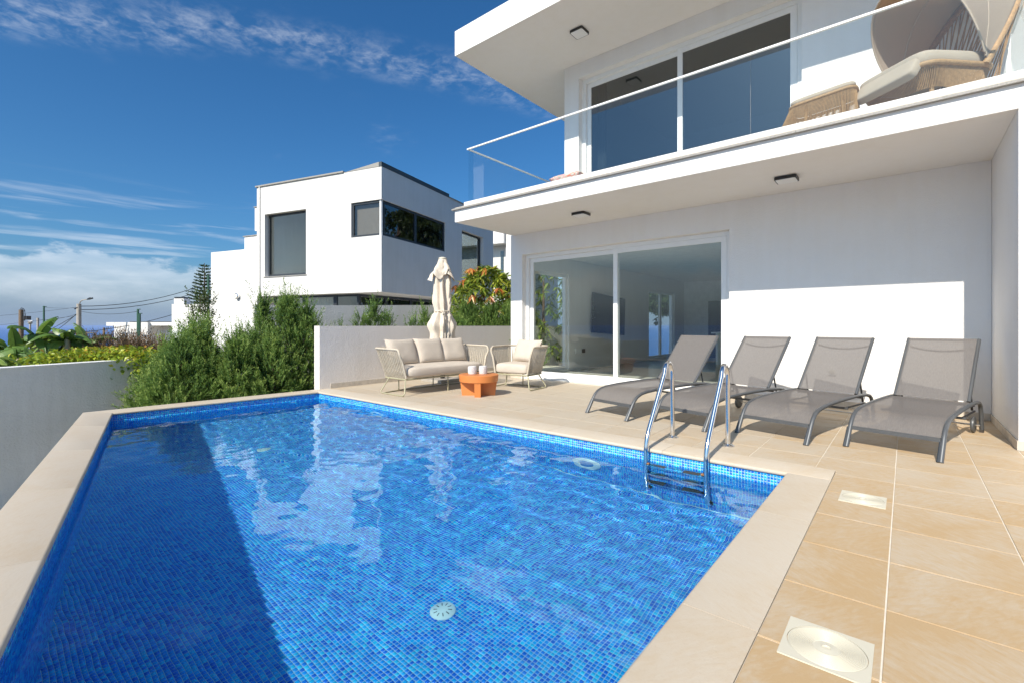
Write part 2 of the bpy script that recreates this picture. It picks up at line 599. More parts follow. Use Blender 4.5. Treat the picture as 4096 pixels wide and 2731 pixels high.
def wall_holes(mb, O, u, n, L, z0, z1, t, holes):
    """Wall face from O along u (2-D unit), outward normal n, height z0..z1, thickness t inwards, rectangular holes (s0,s1,z0,z1)."""
    S = sorted({0., L, *[h[0] for h in holes], *[h[1] for h in holes]})
    Z = sorted({z0, z1, *[h[2] for h in holes], *[h[3] for h in holes]})
    def P(s, z, d):
        return (O[0] + u[0] * s - n[0] * d, O[1] + u[1] * s - n[1] * d, z)
    # u x z orientation: outward if cross(u,zup) == n
    cr = (u[1], -u[0])
    fl = cr[0] * n[0] + cr[1] * n[1] < 0
    def q(a, b, c, d):
        mb.add([a, b, c, d], [(0, 1, 2, 3) if not fl else (3, 2, 1, 0)])
    for s0, s1 in zip(S, S[1:]):
        for a, b in zip(Z, Z[1:]):
            if any(h[0] <= s0 and s1 <= h[1] and h[2] <= a and b <= h[3] for h in holes):
                continue
            q(P(s0, a, 0), P(s1, a, 0), P(s1, b, 0), P(s0, b, 0))
            q(P(s1, a, t), P(s0, a, t), P(s0, b, t), P(s1, b, t))
    for h in holes:
        a, b, c, d = h
        if a > 0:
            q(P(a, c, 0), P(a, d, 0), P(a, d, t), P(a, c, t))
        if b < L:
            q(P(b, c, t), P(b, d, t), P(b, d, 0), P(b, c, 0))
        if c > z0:
            q(P(a, c, t), P(b, c, t), P(b, c, 0), P(a, c, 0))
        if d < z1:
            q(P(a, d, 0), P(b, d, 0), P(b, d, t), P(a, d, t))
    for a, b in zip(Z, Z[1:]):
        if not any(h[0] <= 0 and h[2] <= a and b <= h[3] for h in holes):
            q(P(0, a, t), P(0, a, 0), P(0, b, 0), P(0, b, t))
        if not any(h[1] >= L and h[2] <= a and b <= h[3] for h in holes):
            q(P(L, a, 0), P(L, a, t), P(L, b, t), P(L, b, 0))
    q(P(0, z1, 0), P(L, z1, 0), P(L, z1, t), P(0, z1, t))
    q(P(0, z0, t), P(L, z0, t), P(L, z0, 0), P(0, z0, 0))
    return mb


def frame_mb(O, u, n, s0, s1, z0, z1, w, depth, mb=None):
    """Four bars (butted) round a rectangle in the plane through O; front face at O, depth inwards."""
    mb = mb or MB()
    u3 = Vector((*u, 0)); n3 = Vector((*n, 0)); Z = Vector((0, 0, 1)); o = Vector((O[0], O[1], 0))
    def bar(a, b, c, d):
        p = o + u3 * a + Z * c - n3 * depth
        rh = u3.cross(n3).dot(Z) > 0
        if rh:
            mb.obox(p, u3 * (b - a), n3 * depth, Z * (d - c))
        else:
            mb.obox(p, n3 * depth, u3 * (b - a), Z * (d - c))
    bar(s0, s0 + w, z0, z1); bar(s1 - w, s1, z0, z1)
    bar(s0 + w, s1 - w, z0, z0 + w); bar(s0 + w, s1 - w, z1 - w, z1)
    return mb


def slab_mb(O, u, n, s0, s1, z0, z1, depth, mb=None):
    mb = mb or MB()
    u3 = Vector((*u, 0)); n3 = Vector((*n, 0)); Z = Vector((0, 0, 1))
    p = Vector((O[0], O[1], 0)) + u3 * s0 + Z * z0 - n3 * depth
    if u3.cross(n3).dot(Z) > 0:
        mb.obox(p, u3 * (s1 - s0), n3 * depth, Z * (z1 - z0))
    else:
        mb.obox(p, n3 * depth, u3 * (s1 - s0), Z * (z1 - z0))
    return mb


# ------------------------------------------------------------------ terrain and sea
def build_terrain():
    radii = [0, 4, 8, 12, 16, 20, 26, 34, 46, 62, 84, 115, 160, 230, 330, 480, 700, 1000]
    nseg = 72
    V = []; F = []
    def h(x, y):
        r = math.hypot(x, y)
        z = -2.4 - .125 * max(0, r - 20)
        if r > 22:
            z += .10 * min(r - 22, 80) * .12 * noise.noise(Vector((x * .03, y * .03, 0)))
        return z
    for i, r in enumerate(radii):
        for k in range(nseg):
            a = 2 * math.pi * k / nseg
            x, y = -4 + r * math.cos(a), 4 + r * math.sin(a)
            V.append((x, y, h(x, y)))
    for i in range(len(radii) - 1):
        for k in range(nseg):
            k2 = (k + 1) % nseg
            F.append((i * nseg + k, (i + 1) * nseg + k, (i + 1) * nseg + k2, i * nseg + k2))
    o = np_mesh('hillside', V, F, 'terrain', smooth=True, kind='structure')
    n = 96
    V = [(70000 * math.cos(2 * math.pi * k / n), 70000 * math.sin(2 * math.pi * k / n), -110) for k in range(n)]
    mb = MB().add(V, [tuple(range(n))])
    mb.build('sea', 'sea', kind='structure')
build_terrain()


def build_haze():
    m = bpy.data.materials.new('haze'); m.use_nodes = True
    gg = G(m.node_tree); gg.n.remove(gg.n['Principled BSDF'])
    pv = gg.node('ShaderNodeVolumePrincipled')
    pv.inputs['Color'].default_value = (.42, .60, 1, 1)
    pv.inputs['Density'].default_value = 5e-5
    gg.l.new(pv.outputs[0], gg.n['Material Output'].inputs['Volume'])
    M['haze'] = m

# ------------------------------------------------------------------ pool
WATER = -.12
FLOOR = -.98
A = Vector((-7.76, 1.37)); B = Vector((-7.60, 4.03)); C = Vector((-.692, 4.06)); D = Vector((-.692, -.26))
Ao = Vector((-8.08, 1.13)); Bo = Vector((-7.90, 4.36)); Co = Vector((-.410, 4.36)); Do = Vector((-.410, -.65))
pool = thing('swimming_pool', 'blue mosaic tiled swimming pool with pale stone coping, filled with clear water', 'swimming pool', (-4.2, 2, 0))


def line_x(p, d, q, e):
    c = d.x * e.y - d.y * e.x
    t = ((q.x - p.x) * e.y - (q.y - p.y) * e.x) / c
    return p + d * t


def offset_poly(P, o):
    out = []
    n = len(P)
    L = []
    for i in range(n):
        a, b = P[i], P[(i + 1) % n]
        d = (b - a).normalized()
        nn = Vector((-d.y, d.x))        # A-B-C-D runs clockwise: left is outward
        L.append((a + nn * o, d))
    for i in range(n):
        out.append(line_x(L[i - 1][0], L[i - 1][1], L[i][0], L[i][1]))
    return out
PW = offset_poly([A, B, C, D], .022)      # wall faces, behind the coping's nose
PO = offset_poly([A, B, C, D], .27)       # outer face of the shell


def build_basin():
    mb = MB()
    n = 4
    vs = [(*p, -.034) for p in PW] + [(*p, FLOOR) for p in PW] + [(*p, -.034) for p in PO] + [(*p, FLOOR - .3) for p in PO]
    fs = []
    for i in range(n):
        j = (i + 1) % n
        fs.append((i, i + 4, j + 4, j)[::-1])                # inner wall
        fs.append((i + 8, i, j, j + 8)[::-1])        # rim
        fs.append((i + 12, i + 8, j + 8, j + 12)[::-1])
    fs.append((7, 6, 5, 4))
    fs.append((12, 13, 14, 15))
    mb.add(vs, fs)
    import bmesh
    o = mb.build('basin', 'grout', pool)
    bm = bmesh.new(); bm.from_mesh(o.data); bmesh.ops.recalc_face_normals(bm, faces=bm.faces); bm.to_mesh(o.data); bm.free()
    return o
basin = build_basin()
POOL_RECV = [basin]

PITCH = .0228
TH = .0018


def plates(cen, e1, e2, nn, half):
    """five-sided plates: centres (n,3), unit axes"""
    n = len(cen)
    c = np.asarray(cen)
    e1 = np.asarray(e1); e2 = np.asarray(e2); nn = np.asarray(nn)
    h0 = half; h1 = half * .95
    V = np.empty((n, 8, 3))
    for k, (a, b) in enumerate(((-1, -1), (1, -1), (1, 1), (-1, 1))):
        V[:, k] = c + e1 * a * h0 + e2 * b * h0
        V[:, k + 4] = c + e1 * a * h1 + e2 * b * h1 + nn * TH
    base = (np.arange(n) * 8)[:, None, None]
    q = np.array([(4, 5, 6, 7), (0, 1, 5, 4), (1, 2, 6, 5), (2, 3, 7, 6), (3, 0, 4, 7)])[None]
    return V.reshape(-1, 3), (base + q).reshape(-1, 4)


def inside_poly(x, y, P):
    ok = np.ones_like(x, bool)
    for i in range(4):
        a, b = P[i], P[(i + 1) % 4]
        d = b - a
        ok &= (d.x * (y - a.y) - d.y * (x - a.x)) < PITCH * .6 * d.length
    return ok


Vs = []; Fs = []; Ts = []; off = 0
def tint_values(n):
    t = rng.random(n)
    return t
# floor
gx, gy = np.meshgrid(np.arange(-7.76, -.69, PITCH), np.arange(-.30, 4.06, PITCH), indexing='ij')
gx = gx.ravel(); gy = gy.ravel()
ok = inside_poly(gx, gy, PW)
fx, fy = gx[ok], gy[ok]
fc = np.stack([fx, fy, np.full_like(fx, FLOOR)], 1)
# the floor tiles that show largest stand as pieces of their own
ca, sa = math.cos(R(50.2)), math.sin(R(50.2))
dep = -fx * ca + fy * sa
lat = fx * sa + fy * ca
zz = np.full_like(fx, -.12 - .62)                      # where the floor seems to lie through the water
u_ = 2048 + 1890 * lat / np.maximum(dep, .2); v_ = 1304 + 1890 * (1.1 - zz) / np.maximum(dep, .2)
vis = (dep > .5) & (u_ > 40) & (u_ < 2500) & (v_ < 2700)
score = np.where(vis, dep, 99)
first = np.argsort(score)[:300]
rest = np.ones(len(fx), bool); rest[first] = False
V, F = plates(fc[rest], (1, 0, 0), (0, 1, 0), (0, 0, 1), PITCH * .44)
Vs.append(V); Fs.append(F + off); off += len(V); Ts.append(np.repeat(tint_values(rest.sum()), 5))
# walls: left, far, house side, near
for i in (0, 1, 2, 3):
    a, b = PW[i], PW[(i + 1) % 4]
    d = (b - a).normalized(); nn = (d.y, -d.x, 0)
    s = np.arange(PITCH * .5, (b - a).length, PITCH); z = np.arange(-.034 - PITCH * .5, FLOOR, -PITCH)
    if i == 2:
        z = z[:8]                                       # the end wall under the near coping faces away from everything seen
    ss, zz2 = np.meshgrid(s, z, indexing='ij'); ss = ss.ravel(); zz2 = zz2.ravel()
    cen = np.stack([a.x + d.x * ss, a.y + d.y * ss, zz2], 1)
    V, F = plates(cen, (d.x, d.y, 0), (0, 0, 1), nn, PITCH * .44)
    # face winding: make e1 x e2 follow the normal
    if np.dot(np.cross((d.x, d.y, 0), (0, 0, 1)), nn) < 0:
        F = F[:, ::-1]
    Vs.append(V); Fs.append(F + off); off += len(V); Ts.append(np.repeat(tint_values(len(cen)), 5))
mos = np_mesh('mosaic_tiles', np.concatenate(Vs), np.concatenate(Fs), 'mosaic', pool, np.concatenate(Ts), kind='stuff')
POOL_RECV.append(mos)
V, F = plates(np.zeros((1, 3)), (1, 0, 0), (0, 1, 0), (0, 0, 1), PITCH * .44)
tile_me = bpy.data.meshes.new('mosaic_tile'); tile_me.from_pydata(V.tolist(), [], F.tolist()); tile_me.materials.append(M['mosaic_one'])
po = origin_of(pool)
for i in first:
    o = link('mosaic_tile', tile_me, pool)
    o.location = (fx[i] - po[0], fy[i] - po[1], FLOOR - po[2])
    POOL_RECV.append(o)


def coping_strip(i0, i1, o0, o1, joints):
    """stones between the inner line i0-i1 and the outer line o0-o1, cut at the fractions given"""
    d = (i1 - i0).normalized()
    nn = Vector((-d.y, d.x))
    cuts = [0.] + joints + [1.]
    for a, b in zip(cuts, cuts[1:]):
        ends = []
        for t, sgn in ((a, 1), (b, -1)):
            g_ = .0015 * sgn
            ends.append((i0.lerp(i1, t) + d * g_, o0.lerp(o1, t) + d * g_))
        prof = [(0, -.0175), (.0022, -.0085), (.007, -.003), (.015, 0)]
        low = [(.0022, -.0265), (.007, -.032), (.015, -.035)]
        rows = []
        for pi, po_ in ends:
            dirn = (po_ - pi).normalized()
            k = 1 / max(.3, dirn.dot(nn))
            row = [(*(pi + dirn * (x * k)), z) for x, z in reversed(low)] + [(*(pi + dirn * (x * k)), z) for x, z in prof]
            row += [(*po_, 0), (*po_, -.035)]
            rows.append(row)
        n = len(rows[0])
        mb = MB()
        mb.add(rows[0] + rows[1], [(k, (k + 1) % n, n + (k + 1) % n, n + k) for k in range(n)] + [tuple(range(n - 1, -1, -1)), tuple(range(n, 2 * n))])
        o = mb.build('coping_stone', 'coping', pool)
        import bmesh
        bm = bmesh.new(); bm.from_mesh(o.data); bmesh.ops.recalc_face_normals(bm, faces=bm.faces); bm.to_mesh(o.data); bm.free()
        shade(o.data, 35)
# house side runs to the outer corners; far, left and right strips butt against it
Bh = Vector((-7.60, 4.03)); Ch = Vector((-.410, 4.062))
lenh = Ch.x - (-7.92)
coping_strip(Vector((-7.92, 4.0287)), Ch, Vector((-7.92, 4.36)), Co, [1 - k * 1.245 / lenh for k in range(6, 0, -1)])
lr = 4.058 + .65
coping_strip(Vector((-.692, 4.0585)), Vector((-.692, -.65)), Vector((-.410, 4.0585)), Vector((-.410, -.65)), [(4.0585 - y) / 4.7085 for y in (3.12, 1.877, .63)])
coping_strip(A, Vector((-7.602, 4.026)), Ao, Vector((-7.92, 4.026)), [.42, .84])
Dl = Vector((-.694, -.26))
coping_strip(Dl, A, Vector((-.70, -.60)), Ao, [k * .1725 for k in range(1, 6)])


def build_water():
    x0, x1, y0, y1 = -7.82, -.66, -.36, 4.08
    st = .022
    nx = int((x1 - x0) / st); ny = int((y1 - y0) / st)
    P = offset_poly([A, B, C, D], .05)
    xs = np.linspace(x0, x1, nx + 1); ys = np.linspace(y0, y1, ny + 1)
    X, Y = np.meshgrid(xs, ys, indexing='ij')
    Z = np.zeros_like(X)
    r2 = np.random.default_rng(5)
    # wind ripple: a spread of small waves, livelier towards the far and house sides
    amp_map = .34 + .80 * np.clip((Y * .55 + (-X) * .12 - .9) / 1.9, 0, 1)
    for k in range(46):
        lam = math.exp(r2.uniform(math.log(.11), math.log(.8)))
        ang = r2.normal(R(62), R(48))
        ph = r2.uniform(0, 6.28)
        a = .00033 * lam ** .7 / .3
        kx, ky = 2 * math.pi / lam * math.cos(ang), 2 * math.pi / lam * math.sin(ang)
        warp = .25 * np.sin(X * 1.3 + k) + .25 * np.sin(Y * 1.7 + 2 * k)
        env = .55 + .45 * np.sin(X * r2.uniform(.5, 2.2) + Y * r2.uniform(.5, 2.2) + k * 1.7)
        Z += a * env * np.sin(kx * X + ky * Y + ph + warp * 2.0)
    Z = WATER + Z * amp_map
    idx = np.arange((nx + 1) * (ny + 1)).reshape(nx + 1, ny + 1)
    F = np.stack([idx[:-1, :-1], idx[1:, :-1], idx[1:, 1:], idx[:-1, 1:]], -1).reshape(-1, 4)
    cx = .25 * (X[:-1, :-1] + X[1:, :-1] + X[1:, 1:] + X[:-1, 1:]).ravel(); cy = .25 * (Y[:-1, :-1] + Y[1:, :-1] + Y[1:, 1:] + Y[:-1, 1:]).ravel()
    ok = np.ones(len(cx), bool)
    for i in range(4):
        a, b = P[i], P[(i + 1) % 4]
        d = b - a
        ok &= (d.x * (cy - a.y) - d.y * (cx - a.x)) < 0
    o = np_mesh('pool_water', np.stack([X, Y, Z], -1).reshape(-1, 3), F[ok], 'water', smooth=True, kind='structure')
    o.cycles.is_caustics_caster = True
    return o
build_water()

# pool fittings
def disc_on(name, parent, mat, c, nrm, prof, n=28):
    mb = MB().lathe(prof, n)
    q = Vector(nrm).to_track_quat('Z', 'Y').to_matrix().to_4x4()
    q.translation = Vector(c)
    mb.moved(q)
    return mb.build(name, mat, parent, smooth=35)


for (x, z) in ((-2.43, -.575), (-5.97, -.46)):
    lt = sub('pool_light', pool)
    lt.location = (x - po[0], 4.078 - po[1], z - po[2])
    o1 = disc_on('light_ring', lt, 'poolplastic', (x, 4.078, z), (0, -1, 0), [(.165, 0), (.165, .012), (.15, .026), (.105, .030), (.095, .018), (0, .018)])
    o2 = disc_on('light_lens', lt, 'lens', (x, 4.078, z), (0, -1, 0), [(.095, .016), (.088, .024), (0, .032)])
    POOL_RECV += [o1, o2]
for (x, y) in ((-2.065, 1.85), (-5.735, 2.376)):
    dr = sub('floor_drain', pool)
    dr.location = (x - po[0], y - po[1], FLOOR - po[2])
    o1 = disc_on('drain_cover', dr, 'poolplastic', (x, y, FLOOR), (0, 0, 1), [(.072, 0), (.072, .008), (.062, .015), (.03, .018), (0, .018)])
    POOL_RECV.append(o1)
    mb = MB()
    for k in range(10):
        a = 2 * math.pi * k / 10
        q = Matrix.Translation((x, y, FLOOR + .0162)) @ Matrix.Rotation(a, 4, 'Z')
        m2 = MB().box((.030, -.0022, -.002), (.052, .0022, .002)).moved(q)
        mb.add(m2.v, m2.f)
    POOL_RECV.append(mb.build('drain_slots', 'anthracite', dr))
fd = (PW[1] - PW[0]).normalized()
for y in (1.78, 2.70, 3.63):
    t = (y - PW[0].y) / (PW[1].y - PW[0].y)
    p = PW[0].lerp(PW[1], t)
    o = disc_on('water_inlet', pool, 'poolplastic', (p.x, p.y, -.185), (fd.y, -fd.x, 0), [(.05, 0), (.05, .008), (.04, .014), (.018, .014), (.016, .006), (0, .006)])
    POOL_RECV.append(o)
for o in POOL_RECV:
    o.cycles.is_caustics_receiver = True

# ------------------------------------------------------------------ patio
patio = MB()
patio.prism([(-.408, -2.5), (6, -2.5), (6, 4.3615), (-.408, 4.3615)], -.25, -.004)
patio.prism([(-8.05, 4.362), (6, 4.362), (6, 11.0), (-8.05, 11.0)], -.25, -.004)
patio = patio.build('patio', 'deck_grout', kind='structure')
GX, GY, TP = -.06, 1.858, .4815
tile_cache = {}


def deck_tile(x0, x1, y0, y1):
    w, d = round(x1 - x0, 3), round(y1 - y0, 3)
    if w < .02 or d < .02:
        return
    key = (w, d)
    if key not in tile_cache:
        e = .0027; b = .0022
        mb = MB()
        hx, hy = w / 2 - e, d / 2 - e
        vs = [(-hx, -hy, -.01), (hx, -hy, -.01), (hx, hy, -.01), (-hx, hy, -.01)]
        vs += [(x, y, -.0015) for x, y, _ in vs[:4]]
        vs += [(-hx + b, -hy + b, 0), (hx - b, -hy + b, 0), (hx - b, hy - b, 0), (-hx + b, hy - b, 0)]
        fs = [(8, 9, 10, 11)]
        for k in range(4):
            k2 = (k + 1) % 4
            fs += [(k, k2, 4 + k2, 4 + k), (4 + k, 4 + k2, 8 + k2, 8 + k)]
        me = bpy.data.meshes.new('tile'); me.from_pydata(vs, [], fs); me.materials.append(M['deck'])
        tile_cache[key] = me
    o = link('tile', tile_cache[key], patio)
    o.location = ((x0 + x1) / 2, (y0 + y1) / 2, random.uniform(-.0006, .0006))


Y5 = GY + 8 * TP
XA, XB, YA, YB = GX - TP, GX, GY + 5 * TP, GY + 6 * TP
poly = [(XA, 4.362), (-.409, 4.362), (-.409, YA), (XB, YA), (XB, YB), (XA, YB)]
cx_, cy_ = -.25, 4.5
poly = [(x + (.0018 if x < cx_ else -.0018), y + (.0018 if y < cy_ else -.0018)) for x, y in poly]
mb = MB().prism([(x - cx_, y - cy_) for x, y in poly], -.01, 0)
mb.build('tile', 'deck', patio, world=False).location = (cx_, cy_, 0)
for (rx0, rx1, ry0, ry1) in ((-7.855, XA, 4.362, YB), (-7.855, XB, YB, Y5), (-.409, XB, -1.3, YA), (XB, 3.9, -1.3, Y5), (-7.855, .768, Y5, 7.798), (.77, 3.9, Y5, 6.088), (-7.855, -6.56, 7.80, 10.2)):
    i0 = math.floor((rx0 - GX) / TP); i1 = math.ceil((rx1 - GX) / TP)
    j0 = math.floor((ry0 - GY) / TP); j1 = math.ceil((ry1 - GY) / TP)
    for i in range(i0, i1):
        for j in range(j0, j1):
            deck_tile(max(rx0, GX + i * TP), min(rx1, GX + (i + 1) * TP), max(ry0, GY + j * TP), min(ry1, GY + (j + 1) * TP))

# ------------------------------------------------------------------ garden walls
low_wall = thing('garden_wall', 'low beige rendered garden wall behind the cream sofa', 'wall', (-7.97, 7, 0))
MB().box((-8.05, 4.19, -2.6), (-7.87, 12, 1.10)).build('wall_body', 'beige_wall', low_wall)


def skirting(parent, p0, p1, nrm, h=.085, t=.011, step=.48):
    p0 = Vector(p0); p1 = Vector(p1)
    d = (p1 - p0); L = d.length; d.normalize()
    s = 0
    while s < L - .01:
        e = min(L, s + step)
        mb = slab_mb(p0 + Vector(nrm) * t, d, nrm, s + .001, e - .001, .001, h, t - .0005)
        mb.build('skirting_tile', 'skirting', parent)
        s = e
skirting(low_wall, (-7.87, 4.39), (-7.87, 11.0), (1, 0))

side_wall = thing('boundary_wall', 'long grey textured boundary wall in shade left of the pool', 'wall', (-10, 1, -2.5))
wd = Vector((-.411, .912)); wn = Vector((.912, .411))
wo = Vector((-10.0, .52)) - wd * 5
mb = slab_mb(wo, wd, wn, 0, 8.6, -3.2, .485, .22)
mb.build('wall_body', 'grey_wall', side_wall)
slab_mb(wo + wn * .012, wd, wn, -.01, 8.61, .485, .502, .244).build('wall_cap', 'white', side_wall)

mid_wall = thing('garden_wall', 'light grey rendered wall below the neighbouring house', 'wall', (-10.6, 8, -1))
MB().add([(-10.8, 4.2, -2.4), (-10.6, 4.2, -2.4), (-10.6, 13, -2.4), (-10.8, 13, -2.4), (-10.8, 4.2, 1.53), (-10.6, 4.2, 1.53), (-10.6, 13, 1.84), (-10.8, 13, 1.84)],
         [(0, 3, 2, 1), (4, 5, 6, 7), (0, 1, 5, 4), (1, 2, 6, 5), (2, 3, 7, 6), (3, 0, 4, 7)]).build('wall_body', 'grey_wall', mid_wall)
Fw = Vector((-.640, .768)); Rw = Vector((.768, .640))
MB().prism([(-8.6, -6), (-8.02, .8), (-8.05, 4.1), (-11.7, 4.1), (-9.95, .52), (-7.0, -6)][::-1], -2.4, -1.75).build('bounce_path', 'bounce_paving', kind='structure')  # paving out of view, added to send warm light up the boundary wall
# the planting bed between the garden walls
MB().prism([(-8.06, 4.15), (-8.06, 12.5), (-10.59, 12.5), (-10.59, 4.15)], -2.4, -.15).build('planting_bed', 'soil', kind='structure')

# ------------------------------------------------------------------ the villa
XL, XR = -6.47, 6.0
YF, YW = 6.10, 7.80
Z1, Z2 = 3.036, 6.14
villa = thing('villa', 'white two storey villa with deep balcony and flat overhanging roof', 'house', (-2, 9, 0))
u0, n0 = (1, 0), (0, -1)
# ground floor
mb = wall_holes(MB(), (-6.53, YW), u0, n0, .77 + 6.53 - .002, -.01, Z1 - .001, .26, [(-6.22 + 6.53, -2.105 + 6.53, -.01, 2.60)])
mb.build('facade_wall', 'white', villa)
MB().box((.77, YF, -.2), (XR, 11, Z1 - .0005)).build('wing_wall', 'white', villa)
mb = wall_holes(MB(), (-6.53, YW + .262), (0, 1), (-1, 0), 9.6, -.01, Z1 - .001, .2, [(.35, 1.72, .06, 2.35), (6.4, 8.6, .06, 2.25)])
mb.build('side_wall', 'white', villa)
skirting(villa, (-6.53, YW), (-6.24, YW), (0, -1))
skirting(villa, (-2.09, YW), (.757, YW), (0, -1))
skirting(villa, (.77, YF), (.77, YW), (-1, 0))
skirting(villa, (.759, YF), (4, YF), (0, -1))
# balcony slab, its stone edge, upstand
MB().box((XL, YF, Z1), (XR, YW + .5, 3.248)).build('balcony_slab', 'white', villa)
MB().box((XL + .0, YF + .0, 3.275), (XR, YW - .0, 3.30)).build('balcony_floor', 'skirting', villa)
x = XL - .05
while x < XR:
    e = min(XR, x + 1.86)
    MB().box((x + .002, YF - .045, 3.249), (e - .002, YF + .19, 3.274)).build('edge_stone', 'granite', villa)
    x = e
y = YF + .192
while y < 9.5:
    e = min(9.5, y + 1.86)
    MB().box((XL - .05, y + .002, 3.249), (XL + .19, e - .002, 3.274)).build('edge_stone', 'granite', villa)
    y = e
ub = MB().box((XL + .19, YF + .05, 3.2745), (XR, YF + .20, 3.382))
ub.box((XL + .19, YF + .2005, 3.2745), (XL + .34, 9.4, 3.382))
ub.build('upstand', 'white', villa)
# upper storey
mb = wall_holes(MB(), (-5.155, YW), u0, n0, XR + 5.155, 3.302, Z2 - .001, .26, [(-4.83 + 5.155, -1.135 + 5.155, 3.302, 5.86)])
mb.build('upper_wall', 'white', villa)
MB().box((-5.155, YW + .262, 3.302), (-4.93, 13, Z2 - .001)).build('upper_side_wall', 'white', villa)
roof = MB().box((XL, YF + .01, Z2), (XR, 15, 6.60)).build('roof', 'white_soffit', villa)
MB().box((XL - .006, YF + .004, Z2 + .0), (XR, YF + .0095, 6.60)).build('roof_fascia', 'white', villa)
MB().box((XL + .002, YF + .002, Z1 - .006), (.768, YW - .002, Z1 - .0006)).build('balcony_soffit', 'white_soffit', villa)

# lower sliding door
door = sub('sliding_door', villa); door.location = (-4.1 + 2, 7.95 - 9, 0)
mb = frame_mb((-6.22, 7.93), u0, n0, 0, 4.115, 0.003, 2.598, .07, .10)
mb.build('outer_frame', 'upvc', door)
mb = frame_mb((-6.145, 7.985), u0, n0, 0, 2.06, .075, 2.526, .085, .04); mb.build('sash', 'upvc', door)
mb = frame_mb((-4.17, 7.94), u0, n0, 0, 1.99, .075, 2.526, .085, .04); mb.build('sash', 'upvc', door)
slab_mb((-6.145, 8.0), u0, n0, .086, 1.974, .161, 2.440, .008).build('pane', 'glass', door)
slab_mb((-4.17, 7.955), u0, n0, .086, 1.904, .161, 2.440, .008).build('pane', 'glass', door)
# upper sliding window
win = sub('balcony_door', villa); win.location = (-3 + 2, 7.95 - 9, 3.3)
mb = frame_mb((-4.83, 7.93), u0, n0, 0, 3.695, 3.305, 5.858, .075, .10); mb.build('outer_frame', 'upvc', win)
mb = frame_mb((-4.75, 7.985), u0, n0, 0, 1.87, 3.385, 5.78, .085, .04); mb.build('sash', 'upvc', win)
mb = frame_mb((-2.97, 7.94), u0, n0, 0, 1.755, 3.385, 5.78, .085, .04); mb.build('sash', 'upvc', win)
slab_mb((-4.75, 8.0), u0, n0, .086, 1.784, 3.471, 5.694, .008).build('pane', 'glass_dark', win)
slab_mb((-2.97, 7.955), u0, n0, .086, 1.669, 3.471, 5.694, .008).build('pane', 'glass_dark', win)
# balustrade
bal = sub('balustrade', villa); bal.location = (-3 + 2, 6.2 - 9, 3.38)
cuts = [XL + .225, -3.842, -1.434, .95, 3.4, 5.9]
for a, b in zip(cuts, cuts[1:]):
    MB().box((a + .004, YF + .118, 3.384), (b - .004, YF + .130, 4.365)).build('glass_panel', 'glass_rail', bal)
MB().box((XL + .215, YF + .135, 3.384), (XL + .227, 9.3, 4.365)).build('glass_panel', 'glass_rail', bal)
MB().box((XL + .205, YF + .108, 4.366), (5.9, YF + .140, 4.388)).build('hand_rail', 'upvc', bal)
MB().box((XL + .205, YF + .1405, 4.366), (XL + .237, 9.3, 4.388)).build('hand_rail', 'upvc', bal)
MB().box((.905, YF + .20, 3.384), (.917, YW - .15, 4.365)).build('glass_panel', 'glass_rail', bal)
MB().box((.897, YF + .141, 4.366), (.925, YW - .15, 4.388)).build('hand_rail', 'upvc', bal)
# rooms behind the glass
room = sub('living_room', villa); room.location = (-3 + 2, 12 - 9, 0)
MB().box((-6.32, 8.065, -.05), (.9, 17.6, .004)).build('room_floor', 'roomfloor', room)
MB().box((-6.32, 8.065, 2.72), (.9, 17.6, 2.8)).build('room_ceiling', 'roomwhite', room)
MB().box((-6.52, 17.6, -.05), (.9, 17.75, 2.8)).build('room_wall', 'roomwhite', room)
MB().box((.78, 8.065, .005), (.9, 17.59, 2.719)).build('room_wall', 'roomwhite', room)
for (s0, s1, zt) in ((.35, 1.72, 2.35), (6.4, 8.6, 2.25)):
    w = sub('side_window', villa)
    yo = YW + .262
    mb = frame_mb((-6.45, yo), (0, 1), (-1, 0), s0 + .002, s1 - .002, .062, zt - .002, .07, .06)
    if s0 > 3:
        m = .5 * (s0 + s1)
        slab_mb((-6.45, yo), (0, 1), (-1, 0), m - .06, m + .06, .133, zt - .073, .06, mb)
    mb.build('frame', 'upvc', w)
    slab_mb((-6.47, yo), (0, 1), (-1, 0), s0 + .073, s1 - .073, .133, zt - .073, .006).build('pane', 'glass', w)
bed = sub('bedroom', villa); bed.location = (-3 + 2, 10 - 9, 3.3)
MB().box((-4.92, 8.065, 3.26), (5, 12.4, 3.30)).build('room_floor', 'roomfloor', bed)
MB().box((-4.92, 12.4, 3.3), (5, 12.55, 6.1)).build('room_wall', 'roomwhite', bed)
MB().box((-.6, 8.065, 3.31), (-.45, 12.39, 6.1)).build('room_wall', 'roomwhite', bed)


def curtain(parent, x0, x1, y, z0, z1, waves, amp, axis=(1, 0), mat='curtain'):
    def fn(a, b):
        s = x0 + (x1 - x0) * a
        o = amp * math.sin(a * waves * 2 * math.pi)
        return (s, y + o, z0 + (z1 - z0) * b)
    return MB().grid(fn, waves * 8, 2, True).build('curtain', mat, parent, smooth=60)
cur = tag(MB().grid(lambda a, b: (-4.62 + .20 * a, 8.16 + .025 * math.sin(a * 30), 3.32 + 2.5 * b), 30, 2, True).build('curtain', 'curtain', smooth=60), 'pale curtain hanging at the edge of the upper balcony door', 'curtain')

